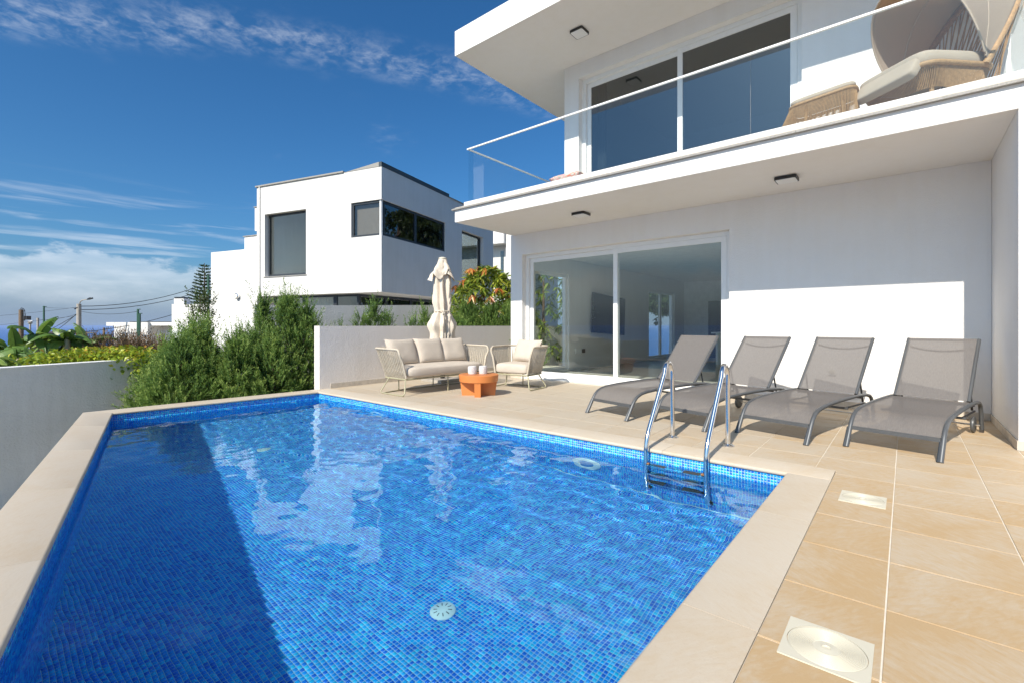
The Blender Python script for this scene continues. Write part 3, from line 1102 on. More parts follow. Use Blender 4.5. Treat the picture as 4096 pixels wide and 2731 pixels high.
# ceiling lights
def ceiling_light(x, y, z, label):
    t = thing('ceiling_light', label, 'light', (x, y, z), 0, 'square ceiling lights under the slabs')
    h = .125
    mb = MB()
    c = .018
    poly = [(-h + c, -h), (h - c, -h), (h, -h + c), (h, h - c), (h - c, h), (-h + c, h), (-h, h - c), (-h, -h + c)]
    mb.prism(poly, -.045, -.008)
    mb.box((-.07, -.07, -.0078), (.07, .07, 0))
    mb.build('housing', 'black', t, world=False)
    MB().prism([(a * .90, b * .90) for a, b in poly], -.0495, -.0455).build('diffuser', 'upvc', t, world=False)
ceiling_light(-4.27, 6.97, Z1 - .006, 'square ceiling light under the balcony above the glass door')
ceiling_light(-1.19, 7.01, Z1 - .006, 'square ceiling light under the balcony above the loungers')
ceiling_light(-4.29, 6.95, Z2, 'square ceiling light under the roof overhang')

sock = thing('wall_socket', 'white outdoor socket on the sunlit wall behind a lounger', 'socket', (-.774, YW, .48))
MB().box((-.82, YW - .028, .435), (-.728, YW - .0005, .525)).build('socket_box', 'upvc', sock)
MB().lathe([(.032, 0), (.032, .012), (.022, .016), (0, .016)], 18).moved(Matrix.Translation((-.774, YW - .0285, .482)) @ Matrix.Rotation(R(90), 4, 'X')).build('socket_cover', 'cream_plastic', sock, smooth=40)

# furniture seen through the glass
tv = thing('television', 'large dark flat television on the living room wall', 'television', (-6.2, 11.8, .85))
MB().box((-6.27, 10.75, .88), (-6.22, 12.55, 1.92)).moved(Matrix.Translation((-6.245, 11.65, 1.4)) @ Matrix.Rotation(R(-3), 4, 'X') @ Matrix.Translation((6.245, -11.65, -1.4))).build('screen', 'tvscreen', tv)
MB().box((-6.32, 11.4, 1.2), (-6.272, 11.8, 1.6)).build('bracket', 'black', tv)
fr = thing('refrigerator', 'tall grey refrigerator at the back of the living room', 'refrigerator', (-4.9, 17.2, 0))
MB().box((-5.25, 16.9, .02), (-4.35, 17.58, 1.95)).build('body', 'anthracite', fr)
MB().box((-4.44, 16.86, .8), (-4.41, 16.899, 1.5)).build('handle', 'chrome', fr)
kc = thing('kitchen_island', 'white kitchen island seen through the right door pane', 'counter', (-3.2, 14.5, 0))
MB().box((-4.2, 14.2, .005), (-2.2, 14.9, .88)).build('body', 'roomwhite', kc)
MB().box((-4.3, 14.1, .881), (-2.1, 15.0, .92)).build('worktop', 'upvc', kc)
rs = thing('media_box', 'white multi socket with plugged adapters on the living room wall', 'socket', (-6.3, 9.9, .5))
MB().box((-6.325, 10.05, .42), (-6.30, 10.4, .54)).build('socket_strip', 'upvc', rs)
MB().box((-6.2995, 10.32, .43), (-6.24, 10.39, .53)).build('adapter', 'black', rs)

# ------------------------------------------------------------------ loungers
def make_lounger():
    t = thing('sun_lounger', 'grey mesh sun lounger', 'sun lounger', (0, 0, 0), 0, 'sun loungers along the house wall')
    prof = [(0, 0), (.055, .09), (.105, .175), (.14, .225), (.19, .268), (.26, .296), (.36, .314), (.55, .328), (.8, .338), (1.1, .344), (1.35, .344), (1.55, .335), (1.66, .318), (1.72, .285), (1.755, .22), (1.80, .03)]
    W = .325
    for s in (-1, 1):
        MB().tube([(s * W, y, z) for y, z in prof], .019, 8).build('side_rail', 'lounger_frame', t, smooth=50, world=False)
        MB().box((s * W - .016, 1.775, .0), (s * W + .016, 1.83, .03)).build('rear_foot', 'rubber', t, world=False)
        MB().tube([(s * W - .018, -.012, .004), (s * W - .018, .10, .168)], .008, 6).build('leg_trim', 'anthracite', t, world=False, smooth=40)
    MB().box((-W + .018, .082, .150), (W - .018, .106, .182)).build('front_bar', 'lounger_frame', t, world=False)
    MB().tube([(-W, 1.42, .318), (W, 1.42, .318)], .014, 8).build('cross_bar', 'lounger_frame', t, smooth=50, world=False)
    MB().tube([(-W + .03, 1.02, .235), (-W + .03, 1.62, .235)], .011, 6).build('ratchet_bar', 'black', t, smooth=50, world=False)
    MB().tube([(W - .03, 1.02, .235), (W - .03, 1.62, .235)], .011, 6).build('ratchet_bar', 'black', t, smooth=50, world=False)
    MB().tube([(-W, 1.02, .235), (W, 1.02, .235)], .012, 6).build('cross_bar', 'lounger_frame', t, smooth=50, world=False)
    # sling seat
    sp = [(y, z) for y, z in prof if .10 <= y <= 1.36]
    L = [0]
    for a, b in zip(sp, sp[1:]):
        L.append(L[-1] + math.hypot(b[0] - a[0], b[1] - a[1]))
    def at(s):
        s *= L[-1]
        for k in range(len(L) - 1):
            if s <= L[k + 1] + 1e-9:
                f = (s - L[k]) / (L[k + 1] - L[k])
                return (sp[k][0] + f * (sp[k + 1][0] - sp[k][0]), sp[k][1] + f * (sp[k + 1][1] - sp[k][1]))
        return sp[-1]
    def fn(a, b):
        y, z = at(b)
        xx = (a - .5) * 2
        sag = .014 * (1 - xx * xx) * math.sin(min(1, b * 1.15) * math.pi)
        return (xx * (W - .012), y, z + .006 - sag)
    MB().grid(fn, 10, 34).build('sling_seat', 'sling', t, smooth=60, world=False)
    # backrest
    y0, z0, y1, z1 = 1.36, .352, 1.905, .955
    back = sub('backrest', t)
    for s in (-1, 1):
        MB().tube([(s * (W - .035), y0, z0), (s * (W - .035), y1, z1)], .018, 8).build('back_post', 'lounger_frame', back, smooth=50, world=False)
    MB().tube([(-(W - .035), y1 - .012, z1 - .012), (W - .035, y1 - .012, z1 - .012)], .010, 8).build('top_bar', 'lounger_frame', back, smooth=50, world=False)
    dl = Vector((0, y1 - y0, z1 - z0)).normalized(); nb = Vector((0, dl.z, -dl.y))
    pts = []
    for k in range(13):
        a = k / 12 * 2 - 1
        p = Vector((0, y0, z0)) + dl * (.72 - .055 * (1 - a * a)) + nb * .03
        pts.append((a * (W - .06), p.y, p.z))
    MB().tube(pts, .010, 6).build('curved_bar', 'lounger_frame', back, smooth=50, world=False)
    def fb(a, b):
        p = Vector((0, y0, z0)).lerp(Vector((0, y1, z1)), b)
        xx = (a - .5) * 2
        q = p + nb * (.010 * (1 - xx * xx) * math.sin(b * math.pi) - .014)
        return (xx * (W - .03), q.y, q.z)
    MB().grid(fb, 8, 14).build('sling_back', 'sling', back, smooth=60, world=False)
    for s in (-1, 1):
        MB().tube([(s * (W - .05), 1.52, .52), (s * (W - .045), 1.60, .245)], .010, 6).build('back_strut', 'black', back, smooth=50, world=False)
    # wheels
    for s in (-1, 1):
        w = sub('wheel', t)
        w.location = (s * (W - .05), 1.71, .085)
        MB().lathe([(.0, -.016), (.07, -.016), (.082, -.010), (.085, 0), (.082, .010), (.07, .016), (0, .016)], 24).moved(Matrix.Rotation(R(90), 4, 'Y')).build('tyre', 'lounger_frame', w, smooth=40, world=False)
        MB().lathe([(0, -.03), (.012, -.03), (.012, .03), (0, .03)], 10).moved(Matrix.Rotation(R(90), 4, 'Y')).build('hub', 'chrome', w, smooth=40, world=False)
    MB().tube([(-W, 1.70, .085), (W, 1.70, .085)], .009, 6).build('axle', 'chrome', t, smooth=40, world=False)
    return t


proto = make_lounger()
LS = [((-2.80, 5.14), -15.5, 'grey mesh sun lounger in front of the glass door, farthest from the corner wall'),
      ((-1.925, 5.15), -15.5, 'grey mesh sun lounger behind the pool ladder'),
      ((-1.02, 5.17), -13.5, 'grey mesh sun lounger with the wall socket showing through its backrest'),
      ((-.10, 5.21), -12.5, 'grey mesh sun lounger beside the corner wall, half its backrest in shade')]
for i, ((x, y), a, lab) in enumerate(LS):
    o = proto if i == 0 else copy_tree(proto)
    o.location = (x, y, 0)
    o.rotation_euler = (0, 0, R(a))
    o['label'] = lab

# ------------------------------------------------------------------ sofa and armchair
def rounded_u(hw, yf, yb, r, n=6):
    """open U: from front right (+x) round the back to front left; front is -y"""
    pts = [(hw, yf)]
    for k in range(n + 1):
        a = k / n * math.pi / 2
        pts.append((hw - r + r * math.cos(a), yb - r + r * math.sin(a)))
    for k in range(n + 1):
        a = math.pi / 2 + k / n * math.pi / 2
        pts.append((-hw + r + r * math.cos(a), yb - r + r * math.sin(a)))
    pts.append((-hw, yf))
    return pts


def resample(pts, step):
    d = [0]
    for a, b in zip(pts, pts[1:]):
        d.append(d[-1] + math.dist(a, b))
    n = max(2, int(d[-1] / step))
    out = []
    for i in range(n + 1):
        s = d[-1] * i / n
        k = max(j for j in range(len(d)) if d[j] <= s + 1e-9)
        if k >= len(pts) - 1:
            out.append(tuple(pts[-1])); continue
        f = (s - d[k]) / (d[k + 1] - d[k])
        out.append(tuple(pa + f * (pb - pa) for pa, pb in zip(pts[k], pts[k + 1])))
    return out


def soft_box(w, d, h, r, puff=.012, n=12):
    """cushion: rounded slab, slightly domed"""
    mb = MB()
    def se(a, p):
        return math.copysign(abs(a) ** p, a)
    nu, nv = 40, 16
    def fn(a, b):
        th = a * 2 * math.pi; ph = (b - .5) * math.pi
        cx, sx_ = math.cos(th), math.sin(th)
        px_, pz = math.cos(ph), math.sin(ph)
        x = se(cx, .28) * se(px_, .35); y = se(sx_, .28) * se(px_, .35); z = se(pz, .42)
        zz_ = z * h / 2 + (puff * (1 - x * x) * (1 - y * y) if z > 0 else 0)
        return (x * w / 2, y * d / 2, zz_)
    mb.grid(fn, nu, nv)
    return mb


def pillow(w, h, t, seed=0):
    """upright pillow in the xz plane, facing -y"""
    mb = MB()
    def half(sign):
        def fn(a, b):
            u = a * 2 - 1; v = b * 2 - 1
            f = max(0., (1 - u ** 4)) ** .55 * max(0., (1 - v ** 4)) ** .55
            pin = 1 - .05 * (abs(u) * abs(v)) ** 0 * (1 - (1 - u * u) * 0)
            ex = 1 - .07 * (1 - v * v) * abs(u) ** 6 - 0
            ez = 1 - .07 * (1 - u * u) * abs(v) ** 6
            wr = .006 * noise.noise(Vector((u * 2.2 + seed, v * 2.2, sign * 3 + seed)))
            return (u * w / 2 * ex, sign * (t / 2 * f + wr * f), v * h / 2 * ez)
        return fn
    mb.grid(half(-1), 16, 16)
    mb.grid(half(1), 16, 16, True)
    return mb


def rope_seat(t, hw, yf, yb, top_hw, top_yf, top_yb, z0, z1, n_back, mid_legs):
    rail = rounded_u(hw, yf, yb, .14)
    top = rounded_u(top_hw, top_yf, top_yb, .17)
    # seat frame
    fr = [(x, y, z0) for x, y in rail] + [(-hw + .02, yf - .0, z0)]
    MB().tube([(x, y, z0) for x, y in rail], .014, 8).build('seat_frame', 'khaki', t, smooth=50, world=False)
    MB().tube([(hw, yf, z0), (-hw, yf, z0)], .0142, 8).build('front_rail', 'khaki', t, smooth=50, world=False)
    pts = [(x, y, z1) for x, y in top]
    # top rail comes down at both front ends
    f = top[0]; r0 = rail[0]
    def drop(s):
        return [(s * hw, yf + .0, z0 + .02), (s * (hw + (top_hw - hw) * .55), yf + (top_yf - yf) * .5, z0 + (z1 - z0) * .6), (s * (top_hw - .006), top_yf - .012, z1 - .09), (s * top_hw, top_yf + .004, z1 - .035), (s * top_hw, top_yf + .04, z1 - .005)]
    path = drop(1) + pts[1:-1] + list(reversed(drop(-1)))
    MB().tube(resample(path, .03), .017, 8).build('arm_rail', 'rope', t, smooth=50, world=False)
    # ropes
    A_ = resample([(x, y, z0) for x, y in rail], .022); n = len(A_)
    tot = rounded_u(top_hw, top_yf, top_yb, .17)
    B_ = [(x, y, z1) for x, y in tot]
    dl = [0]
    for a, b in zip(B_, B_[1:]):
        dl.append(dl[-1] + math.dist(a, b))
    step = dl[-1] / (n - 1)
    B_ = resample(B_, step * .999)
    mb = MB()
    for k in range(1, min(n, len(B_)) - 1):
        for q in (0, 1):
            j = min(len(B_) - 1, k + q) if k % 2 else k
            b_ = B_[j]
            mb.tube([A_[k], b_], .0052, 5, caps=False)
    mb.build('rope_weave', 'rope', t, smooth=60, kind='stuff', world=False)
    # runners at both ends and mid legs
    for s in (-1, 1):
        xo = s * (hw + .10)
        fy, by = yf - .10, yb - .08
        pts = [(s * hw, yf + .02, z0), (xo - s * .015, fy + .02, .05), (xo, fy + .035, .02), (xo, fy + .07, .012), (xo, by - .07, .012), (xo, by - .035, .02), (xo - s * .015, by - .02, .05), (s * hw, by - .12, z0)]
        MB().tube(pts, .011, 8).build('leg_runner', 'khaki', t, smooth=60, world=False)
    MB().tube([(-(hw + .08), yb - .16, .012), (-hw * .6, yb - .06, .012), (hw * .6, yb - .06, .012), (hw + .08, yb - .16, .012)], .010, 8).build('floor_bar', 'khaki', t, smooth=60, world=False)
    for x, y in mid_legs:
        MB().tube([(x, y, 0), (x, y, z0)], .010, 8).build('leg', 'khaki', t, smooth=50, world=False)


sofa = thing('sofa', 'long cream outdoor sofa with rope sides and three back pillows', 'sofa', (-6.36, 5.55, 0), R(90 - 2))
rope_seat(sofa, .86, -.31, .36, .99, -.30, .47, .255, .735, 3, [(0, -.31), (-.55, .34), (.2, .34)])
soft_box(1.72, .70, .185, .05).moved(Matrix.Translation((0, -.02, .36))).build('seat_cushion', 'cushion', sofa, smooth=60, world=False)
for k, (x, a, zr) in enumerate(((-.56, -20, 4), (.02, -19, 0), (.55, -22, -5))):
    pillow(.62, .48, .20, k).moved(Matrix.Translation((x, .23, .655)) @ Matrix.Rotation(R(zr), 4, 'Z') @ Matrix.Rotation(R(a), 4, 'X')).build('back_pillow', 'cushion', sofa, smooth=60, world=False)

chair = thing('armchair', 'cream outdoor armchair with rope sides near the glass door', 'armchair', (-5.37, 6.66, 0), R(7))
rope_seat(chair, .335, -.29, .30, .43, -.28, .40, .25, .735, 1, [(-.1, .28)])
soft_box(.68, .62, .185, .05).moved(Matrix.Translation((0, -.02, .355))).build('seat_cushion', 'cushion', chair, smooth=60, world=False)
pillow(.62, .44, .20, 9).moved(Matrix.Translation((.06, .16, .65)) @ Matrix.Rotation(R(-16), 4, 'Z') @ Matrix.Rotation(R(-24), 4, 'X')).build('back_pillow', 'cushion', chair, smooth=60, world=False)

# ------------------------------------------------------------------ table and cups
table = thing('coffee_table', 'low round orange coffee table with crossed panel legs', 'table', (-5.26, 5.48, 0), R(-50.2 + 90 + 90))
MB().lathe([(0, .222), (.300, .222), (.306, .226), (.318, .318), (.318, .328), (.311, .335), (0, .335)], 56).build('table_top', 'orange', table, smooth=35, world=False)
for k in range(4):
    a = k * math.pi / 2
    hb, ht, w = .262, .292, .048
    z1 = .2215 - (.0005 if k % 2 else 0)
    vs = [(w * .98, -w, 0), (hb, -w, 0), (hb, w, 0), (w * .98, w, 0), (w * .98, -w, z1), (ht, -w, z1), (ht, w, z1), (w * .98, w, z1)]
    MB().add(vs, [(0, 3, 2, 1), (4, 5, 6, 7), (0, 1, 5, 4), (1, 2, 6, 5), (2, 3, 7, 6), (3, 0, 4, 7)]).moved(Matrix.Rotation(a, 4, 'Z')).build('leg', 'orange', table, world=False)


def cup(x, y, rz, label):
    t = thing('candle_cup', label, 'cup', (x, y, .3352), rz, 'pale knobbly cups on the orange table')
    H = .128
    nt, nz = 96, 40
    vs = []; fs = []
    for j in range(nz + 1):
        z = H * j / nz
        for i in range(nt):
            a = 2 * math.pi * i / nt
            r = .058 + .008 * math.sin(math.pi * min(1, z / H * .9))
            row = z / .0135
            ph = .5 * (int(row) % 2)
            bx = ((a * 16 / (2 * math.pi)) + ph) % 1 - .5
            bz = row % 1 - .5
            bump = max(0, 1 - (bx * bx + bz * bz) * 4) ** .5
            smooth_side = max(0, math.cos(a - 2.2)) ** 3
            if j < nz - 1 and j > 0:
                r += .007 * bump * (1 - min(1, smooth_side * 2))
            vs.append((r * math.cos(a), r * math.sin(a), z))
    for j in range(nz):
        for i in range(nt):
            i2 = (i + 1) % nt
            fs.append((j * nt + i, j * nt + i2, (j + 1) * nt + i2, (j + 1) * nt + i))
    mb = MB().add(vs, fs)
    mb.add([(.0582 * math.cos(2 * math.pi * i / nt), .0582 * math.sin(2 * math.pi * i / nt), H) for i in range(nt)] + [(.05 * math.cos(2 * math.pi * i / nt), .05 * math.sin(2 * math.pi * i / nt), H - .002) for i in range(nt)] + [(.048 * math.cos(2 * math.pi * i / nt), .048 * math.sin(2 * math.pi * i / nt), .03) for i in range(nt)],
           [(i, (i + 1) % nt, nt + (i + 1) % nt, nt + i) for i in range(nt)] + [(nt + i, nt + (i + 1) % nt, 2 * nt + (i + 1) % nt, 2 * nt + i) for i in range(nt)] + [tuple(range(2 * nt, 3 * nt))])
    mb.build('cup_body', 'concrete_cup', t, smooth=60, world=False)
cup(-5.356, 5.43, .3, 'pale knobbly cup on the orange table, nearer the sofa')
cup(-5.242, 5.558, 1.4, 'pale knobbly cup on the orange table, nearer the armchair')

# ------------------------------------------------------------------ parasol
par = thing('parasol', 'closed cream canvas parasol tied at the waist behind the sofa', 'parasol', (-7.17, 6.42, 0), R(0))
MB().tube([(0, 0, .06), (0, 0, 2.44)], .024, 12).build('pole', 'chrome', par, smooth=50, world=False)
MB().lathe([(0, 2.485), (.05, 2.48), (.085, 2.462), (.088, 2.45), (0, 2.449)][::-1], 20).build('top_cap', 'cream_plastic', par, smooth=40, world=False)
MB().box((-.30, -.30, .003), (.30, .30, .055)).build('base_plate', 'pole_conc', par, world=False)
MB().lathe([(.045, .0555), (.045, .22), (.03, .24), (0, .24)], 16).build('pole_socket', 'black', par, smooth=40, world=False)


def interp(tab, z):
    for (a, ra), (b, rb) in zip(tab, tab[1:]):
        if a >= z >= b:
            f = (a - z) / (a - b)
            f = f * f * (3 - 2 * f)
            return ra + (rb - ra) * f
    return tab[-1][1]


def cloth(name, tab, folds, amp, zt, hem, seed, nt=120, nz=44):
    zb = tab[-1][0]
    def fn(a, b):
        th = a * 2 * math.pi
        hz = hem * (noise.noise(Vector((math.cos(th) * 1.3 + seed, math.sin(th) * 1.3, 0))) + .5 * math.sin(th * 4 + seed))
        z = zt + (zb + hz * 1.0 - zt) * b
        zq = zt + (zb - zt) * b
        r = interp(tab, zq)
        fo = math.sin(folds * th + 1.6 * noise.noise(Vector((seed, zq * 1.2, th * .4))) + .6 * math.sin(zq * 4))
        fo2 = noise.noise(Vector((math.cos(th) * 2 + seed * 3, math.sin(th) * 2, zq * 1.6)))
        k = amp * min(1, b * 3 + .1)
        r *= 1 + k * fo + .55 * k * math.sin(2.3 * folds * th + zq * 3) * .4 + .7 * k * fo2
        skew = 1 + .22 * math.cos(th - 2.5) * (r > .2)
        return (r * skew * math.cos(th), r * math.sin(th), z)
    return MB().grid(fn, nt, nz).build(name, 'canvas', par, smooth=80, world=False)
cloth('canopy', [(2.40, .06), (2.2, .12), (1.95, .15), (1.6, .155), (1.39, .125), (1.30, .17), (1.12, .235), (.95, .19), (.80, .20), (.66, .235)], 7, .26, 2.40, .055, 3.)
cloth('vent_flap', [(2.462, .075), (2.38, .095), (2.25, .15), (2.12, .22), (2.05, .255)], 4, .16, 2.462, .10, 8., nz=20)
MB().tube([(.15 * math.cos(2 * math.pi * k / 24), .15 * math.sin(2 * math.pi * k / 24), 1.395 + .01 * math.sin(k)) for k in range(24)], .012, 6, closed=True).build('tie_strap', 'canvas', par, smooth=60, world=False)

# ------------------------------------------------------------------ pool ladder
lad = thing('pool_ladder', 'polished steel pool ladder with two arched handrails', 'ladder', (-1.52, 4.3, 0))
for x in (-1.78, -1.26):
    path = [(4.622, .002), (4.622, .56), (4.619, .62), (4.605, .67), (4.578, .715), (4.54, .742), (4.50, .745), (4.462, .725), (4.437, .688), (4.42, .64), (4.06, .16), (4.03, .10), (4.012, .05), (4.005, -.01), (4.0, -.1), (4.0, -.74), (4.004, -.78), (4.02, -.805), (4.045, -.81)]
    # sample the bends more finely
    pts = [(x, y, z) for y, z in path]
    o = MB().tube(pts, .0215, 14).build('handrail', 'chrome', lad, smooth=50)
    o.cycles.is_caustics_receiver = True
    MB().lathe([(.058, .0005), (.058, .006), (.045, .014), (.030, .020), (.0235, .022)], 24, (x, 4.622, 0)).build('flange', 'chrome', lad, smooth=40)
    MB().lathe([(0, -.012), (.028, -.012), (.028, .012), (0, .012)], 14).moved(Matrix.Translation((x, 4.062, -.81)) @ Matrix.Rotation(R(90), 4, 'X')).build('rubber_foot', 'rubber', lad, smooth=40)
for z in (-.135, -.36, -.585):
    st = sub('step', lad); st.location = (0, 4.0 - 4.3, z)
    o1 = MB().box((-1.757, 3.955, z - .012), (-1.283, 4.035, z + .010)).build('tread', 'chrome', st)
    o1.cycles.is_caustics_receiver = True
    for a, b in ((-1.735, -1.60), (-1.44, -1.305)):
        o1 = MB().box((a, 3.962, z + .0105), (b, 4.028, z + .014)).build('grip_pad', 'rubber', st)
        o1.cycles.is_caustics_receiver = True
    for xx in (-1.757, -1.283):
        MB().tube([(xx - .012, 4.0, z), (xx + .012, 4.0, z)], .026, 10).build('step_cap', 'rust' if z > -.2 else 'rubber', st, smooth=40)

# ------------------------------------------------------------------ skimmer covers
def skimmer(x, y, s, label, rings):
    t = thing('skimmer_cover', label, 'skimmer cover', (x, y, .0012), 0, 'square skimmer covers set in the deck')
    h = s / 2; r = h * .92
    mb = MB()
    n = 64
    ring = [(r * math.cos(2 * math.pi * k / n), r * math.sin(2 * math.pi * k / n)) for k in range(n)]
    sq = []
    for x_, y_ in ring:
        k = h / max(abs(x_), abs(y_))
        sq.append((x_ * k, y_ * k))
    vs = [(a, b, .005) for a, b in ring] + [(a, b, .005) for a, b in sq] + [(a, b, 0) for a, b in sq] + [(a, b, -.001) for a, b in ring]
    fs = []
    for k in range(n):
        k2 = (k + 1) % n
        fs += [(k, n + k, n + k2, k2), (n + k, 2 * n + k, 2 * n + k2, n + k2), (k2, 3 * n + k2, 3 * n + k, k)]
    mb.add(vs, fs).build('frame', 'cream_plastic', t, world=False)
    prof = [(r * .985, -.001), (r * .985, .0035)]
    rr = r * .95
    for k in range(rings):
        prof += [(rr, .0035), (rr - .001, .0052), (rr - .0028, .0052), (rr - .0038, .0035)]
        rr -= r * .95 * .66 / rings
    prof += [(r * .2, .004), (r * .12, .0052), (r * .11, .001), (0, .001)]
    MB().lathe(prof, 64).build('lid', 'cream_plastic', t, smooth=30, world=False)
skimmer(-.208, 1.922, .252, 'cream skimmer cover with ringed round lid, the one farther from the loungers', 15)
skimmer(-.210, 3.733, .236, 'cream skimmer cover beside the pool corner, the one nearer the loungers', 15)

# ------------------------------------------------------------------ balcony furniture
ott = thing('footstool', 'rattan footstool with cream cushion on the balcony', 'footstool', (-.74, 6.82, 3.26))
def rrect(hx, hy, r, n=5):
    out = []
    for cx, cy, a0 in ((hx - r, hy - r, 0), (-hx + r, hy - r, 90), (-hx + r, -hy + r, 180), (hx - r, -hy + r, 270)):
        for k in range(n + 1):
            a = R(a0 + 90 * k / n)
            out.append((cx + r * math.cos(a), cy + r * math.sin(a)))
    return out
tp = rrect(.33, .26, .10); bt = rrect(.40, .30, .10)
tilt = lambda x: .10 * x
MB().tube([(-.02 + x, y, .52 + tilt(x)) for x, y in tp], .02, 8, closed=True).build('top_rim', 'rattan', ott, smooth=60, world=False)
mb = MB()
A_ = resample([(-.02 + x, y, .52 + tilt(x)) for x, y in tp + tp[:1]], .013)
for p in A_:
    q = (p[0] * 1.22 - .05, p[1] * 1.1, .20)
    mb.tube([p, q], .0042, 4, caps=False)
mb.build('wicker_side', 'rattan', ott, kind='stuff', smooth=60, world=False)
for x, y in ((-.2, -.18), (.2, -.18), (-.2, .18), (.2, .18)):
    MB().tube([(x, y, 0), (x * .9, y * .9, .50)], .018, 8).build('leg', 'rattan', ott, smooth=60, world=False)
soft_box(.66, .52, .07, .03).moved(Matrix.Translation((-.02, 0, .565)) @ Matrix.Rotation(R(-5.7), 4, 'Y')).build('cushion', 'hood_in', ott, smooth=60, world=False)

egg = thing('hooded_armchair', 'rattan lounge chair with beige canvas hood on the balcony', 'armchair', (.27, 7.04, 3.30))
# seat
sp = rrect(.40, .36, .14)
MB().tube([(-.18 + x, y, .42 + .05 * x) for x, y in sp], .024, 8, closed=True).build('seat_rim', 'rattan', egg, smooth=60, world=False)
mb = MB()
for p in resample([(-.18 + x, y, .42 + .05 * x) for x, y in sp + sp[:1]], .014):
    mb.tube([p, (p[0] * .8, p[1] * .85, .22)], .0042, 4, caps=False)
mb.build('wicker_side', 'rattan', egg, kind='stuff', smooth=60, world=False)
for x, y in ((-.4, -.26), (.2, -.26), (-.4, .26), (.2, .26)):
    MB().tube([(x, y, 0), (x, y, .42)], .02, 8).build('leg', 'rattan', egg, smooth=60, world=False)
soft_box(.80, .70, .15, .05, .02).moved(Matrix.Translation((-.20, 0, .49)) @ Matrix.Rotation(R(-4), 4, 'Y')).build('seat_cushion', 'hood_in', egg, smooth=60, world=False)
soft_box(.10, .60, .20, .05, .02).moved(Matrix.Translation((-.60, 0, .38)) @ Matrix.Rotation(R(30), 4, 'Y')).build('front_roll', 'hood_in', egg, smooth=60, world=False)
# leaning back: hoop with ropes
hoop = []
for k in range(25):
    a = math.pi * k / 24
    hx = .38 * math.cos(a) * (1 + .25 * math.sin(a))
    up = math.sin(a)
    hoop.append((.04 + .74 * up, hx, .42 + 1.22 * up))
MB().tube(hoop, .03, 8).build('back_hoop', 'rattan', egg, smooth=60, world=False)
mb = MB()
for k in range(2, 23):
    p = hoop[k]
    f = k / 24 * 2 - 1
    mb.tube([p, (.20, -f * .30, .40)], .007, 5, caps=False)
    mb.tube([(p[0] + .04, p[1], p[2]), (.32, -f * .34, .30)], .006, 5, caps=False)
mb.build('back_ropes', 'rattan', egg, kind='stuff', smooth=60, world=False)
# hood: a canvas tunnel from the leaning hoop to a tall oval front rim
def hoodfn(a, b):
    th = math.pi * a
    up = max(0, math.sin(th))
    hb = (.05 + .72 * up, .385 * math.cos(th) * (1 + .25 * up), .46 + 1.20 * up)
    rim = (.0 - .52 * up, .40 * math.cos(th) * (1 + .42 * up), .52 + .80 * up)
    sag = -.05 * math.sin(math.pi * b) * (1 if 0 < th < math.pi else 0)
    wr = .010 * noise.noise(Vector((a * 9, b * 5, 1.3)))
    p = Vector(hb).lerp(Vector(rim), b)
    c_ = Vector((p.x, 0, .75))
    q = (p - c_)
    return tuple(c_ + q * (1 + sag + wr))
hood = MB().grid(hoodfn, 30, 16)
o = hood.build('hood', 'hood_cloth', egg, smooth=70, world=False)
so = o.modifiers.new('thick', 'SOLIDIFY'); so.thickness = .006
for b in (.5, 1.0):
    MB().tube([hoodfn(k / 30, b) for k in range(31)], .009, 6).build('hood_seam', 'hood_in', egg, smooth=60, world=False)
egg.rotation_euler = (0, 0, R(50))
egg.scale = (1.12, 1.12, 1.12)

pouf = tag(pillow(.62, .50, .17, 4).moved(Matrix.Translation((-4.22, 6.62, 3.47)) @ Matrix.Rotation(R(80), 4, 'X')).build('floor_cushion', 'floral', smooth=60), 'coral and cream patterned cushion on the balcony corner', 'cushion')

# ------------------------------------------------------------------ neighbouring house
K = Vector((-12.785, 8.872)); NU = Vector((-.962, -.272)).normalized(); NV = Vector((-.272, .962)).normalized()
house2 = thing('neighbour_house', 'white cubic neighbouring house with dark corner windows', 'house', (K.x, K.y, 0))
nl = (-NV.x, -NV.y)      # normal of the sunlit face
nr = (-NU.x, -NU.y)      # normal of the shaded face
ZB, ZT = 2.18, 6.16
mb = wall_holes(MB(), (K.x, K.y), NU, nl, 5.70, ZB, ZT, .3, [(0.0, 1.245, 3.985, 5.12), (3.255, 5.29, 2.875, 5.135)])
mb.build('sunlit_wall', 'neigh', house2)
Ks = K + NV * .302
mb = wall_holes(MB(), Ks, NV, nr, 8.0 - .302, ZB, ZT, .3, [(0.0, 3.80 - .302, 3.985, 5.12), (5.065 - .302, 6.97 - .302, 2.95, 5.08)])
mb.build('shaded_wall', 'neigh', house2)
def nbox(name, mat, s0, s1, d0, d1, z0, z1, parent=None):
    """box in the house's own axes: s along the sunlit face, d into the house"""
    a = K + NU * s0 + NV * d0
    mb = MB().obox((a.x, a.y, z0), (*(NV * (d1 - d0)), 0), (*(NU * (s1 - s0)), 0), (0, 0, z1 - z0))
    return mb.build(name, mat, parent or house2)
nbox('roof', 'neigh', .31, 5.69, .31, 7.95, 5.9, 6.10)
nbox('overhang_soffit', 'neigh', .005, 5.69, .31, 7.9, ZB + .002, ZB + .15)
nbox('back_wall', 'neigh', 5.41, 5.69, .31, 8.0, 2.4, 6.15)
nbox('room_floor', 'roomfloor', .31, 5.40, .31, 7.9, 2.6, 2.84)
nbox('room_wall', 'roomwhite', .32, 5.40, 4.6, 4.7, 2.85, 5.9)
nbox('room_wall', 'roomwhite', 2.3, 2.4, .31, 4.6, 2.85, 5.9)
